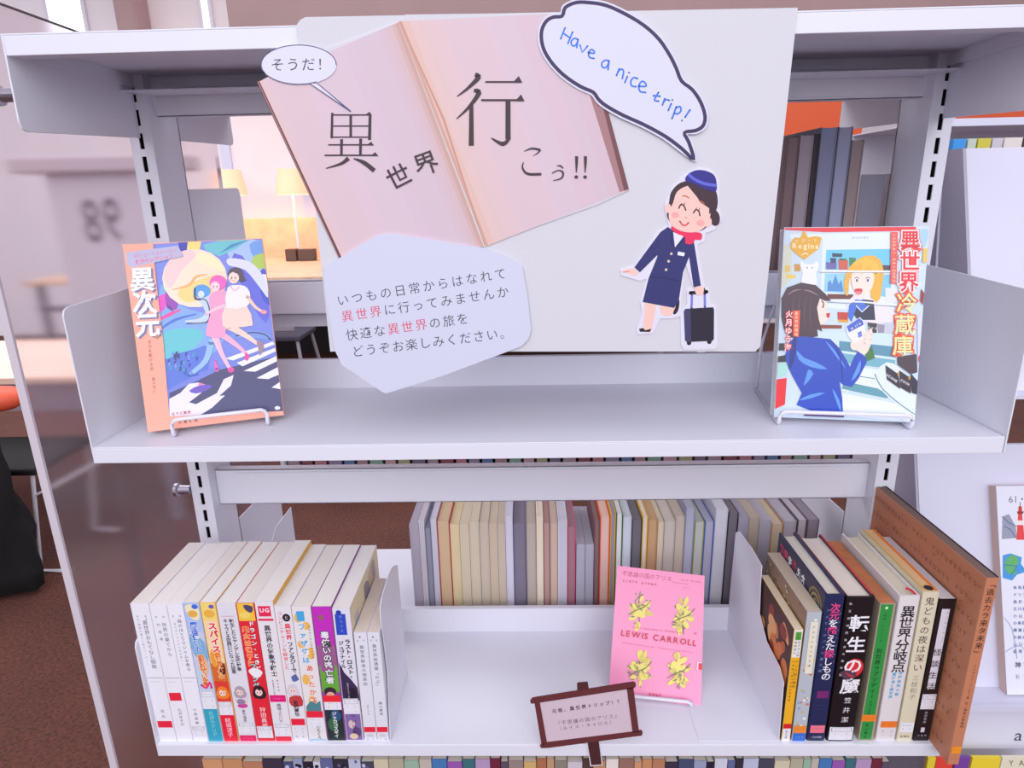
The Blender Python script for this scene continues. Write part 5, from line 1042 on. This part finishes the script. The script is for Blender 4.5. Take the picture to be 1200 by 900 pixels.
# shelf strip of the next unit above the rack
for nm, v0, v1, Y_, c, lb in (('shelf_strip', 139, 148, 420, WR, 'white shelf lip glimpsed above the magazine rack'),):
    p0, p1 = at(1118, v0, Y=Y_), at(1118, v1, Y=Y_)
    t2 = thing('back_shelf', lb, 'shelf', (1010, Y_, p1.z)); MB().box(0, 0, 0, 800, 2, p0.z - p1.z).build('front_lip', c, t2); MB().box(0, 2, 4, 800, 200, 6).build('shelf_board', STEEL2, t2)
    MB().box(0, 198, -330, 800, 200, 4).build('back_panel', STEEL2, t2)
random.seed(9)
for i, (u0, u1, c, nm) in enumerate(((1118, 1134, (56, 150, 226), 'bright blue'), (1135, 1146, (196, 206, 190), 'pale green'), (1147, 1163, (206, 196, 70), 'yellow'), (1164, 1177, (200, 196, 206), 'light grey'), (1178, 1200, (226, 216, 210), 'cream'), (1201, 1225, (90, 70, 76), 'dark'))):
    p0, p1 = at(u0, 163 - i * .4, Y=330), at(u1, 163 - i * .4, Y=330)
    MB().box(p0.x, 330, p0.z - 240, p1.x - 1, 342, p0.z).build('magazine', pm(c, .5), loc=(p0.x, 330, p0.z - 240), bevel=.5, label='%s magazine whose top edge peeps over the slanted rack' % nm, cat='magazine', group='magazines behind the slanted rack')
# booklet on the rack
zt, zb = -143, -394; x0 = 1047
u_ = Vector((1, 0, 0)); vs_ = Vector((0, yl(zt) - yl(zb), zt - zb)); L = vs_.length; v_ = vs_.normalized()
nn = u_.cross(v_); R = Matrix((u_, -nn, v_)).transposed()
t = thing('booklet', 'thick white booklet with a red lighthouse and blue island map on the slanted rack', 'booklet', (x0, yl(zb) - 16, zb), rot=R)
MB().box(0, 0, 0, 182, .6, L).build('front_cover', pm((228, 228, 242), .35), t); MB().box(.3, .65, .4, 181.5, 14, L - .4).build('page_block', pages((214, 186, 176)), t); MB().box(0, 14.05, 0, 182, 14.6, L).build('back_cover', pm((228, 228, 242), .35), t)
a = Art(t, (0, 0, L), (1, 0, 0), (0, 0, -1), (0, -1, 0), px=(980, 560, 2.645), clip=(.3, .3, 181.5, L - .3)); a.rough = .3
a.line('61', (541, 66), (556, 66), 30, (90, 110, 120)); a.line('・', (576, 66), (576, 66), 30, (90, 110, 120))
a.poly([(513, 190), (515, 120), (535, 112), (556, 150), (560, 186)], (150, 156, 176), 0); a.stroke([(520, 150), (540, 160), (556, 186)], 2, (70, 74, 110)); a.stroke([(514, 120), (536, 140), (560, 150)], 2, (70, 74, 110))
a.poly([(558, 192), (561, 150), (564, 112), (576, 112), (580, 150), (584, 192)], (226, 66, 66)); a.poly([(560, 104), (582, 104), (578, 112), (562, 112)], (150, 40, 40)); a.poly([(565, 88), (575, 88), (576, 104), (564, 104)], (206, 50, 50)); a.stroke([(570, 76), (570, 90)], 2, (150, 40, 40)); a.poly([(558, 132), (583, 132), (583, 146), (558, 146)], (240, 226, 226)); a.poly([(584, 150), (640, 160), (640, 196), (584, 194)], (60, 120, 214))
a.poly([(516, 240), (540, 234), (575, 246), (572, 266), (590, 290), (560, 300), (545, 318), (516, 310)], (70, 150, 220), 0); a.poly([(530, 246), (556, 240), (566, 262), (552, 280), (560, 296), (536, 298), (522, 276)], (96, 176, 110), 2); a.stroke([(520, 270), (560, 274), (540, 300)], 2, (30, 90, 160), 2)
for i, s_ in enumerate(('有馬頼義', 'ドリアン', '森於菟', '立川談志', '小山清', '小島政二郎', '横溝正史', '大庭みな子', '山口瞳', '森茉莉')): a.line(s_, (554, 340 + i * 22), (554 + 11 * len(s_), 340 + i * 22), 11.5, (60, 90, 150), .01)
a.line('神宮', (563, 580), (590, 580), 20, (60, 60, 100), .01); a.line('使徒', (563, 616), (588, 616), 14, (60, 90, 150), .01); a.stroke([(516, 430), (545, 470), (560, 560)], 2, (150, 160, 200), 3); a.stroke([(520, 540), (570, 520), (600, 560)], 2, (150, 160, 200), 3)
a.build('cover_print', 'printed lighthouse, map and list')
# magazines on the lowest tier of the rack
for i, (u0, u1, c, s_, nm) in enumerate(((1088, 1098, (226, 206, 60), '', 'yellow strip'), (1098, 1119, (228, 70, 60), '', 'red'), (1121, 1138, (120, 70, 160), '', 'purple'), (1140, 1174, (238, 212, 60), '', 'wide yellow'), (1175, 1240, (232, 226, 200), 'YA', 'cream lettered'))):
    p0, p1 = at(u0, 888, Y=70), at(u1, 888, Y=70)
    t2 = thing('magazine', '%s magazine under the label strip of the slanted rack' % nm, 'magazine', (p0.x, 70, p0.z - 250), group='magazines on the lowest rack tier')
    MB().box(0, 0, 0, p1.x - p0.x - .8, 4, 250).build('cover', pm(c, .4), t2)
    if s_:
        a = Art(t2, (0, 0, 250), (1, 0, 0), (0, 0, -1), (0, -1, 0), px=(1175, 885, 1)); a.line(s_, (10, 9), (22, 9), 9, (70, 60, 70)); a.build('lettering')
# orange banner far behind
for x0, x1, z1, lb in ((at(930, 110, Y=2500).x - 400, at(1014, 164, Y=2500).x - 20, 900, 'orange banner on a stand high behind the dark books'), (at(1118, 160, Y=2500).x, 3800, 620, 'orange banner on a stand high behind the magazine rack')):
    t = thing('banner', lb, 'banner', (x0, 2500, FL), group='orange banners')
    MB().box(0, 0, 430 - FL, x1 - x0, 8, z1 - FL).build('banner_cloth', pm((222, 92, 48), .6, .05, 3), t)
    for xx in (60, x1 - x0 - 90): MB().box(xx, 8, 0, xx + 30, 38, z1 - FL - 20).build('pole', STEEL2, t)
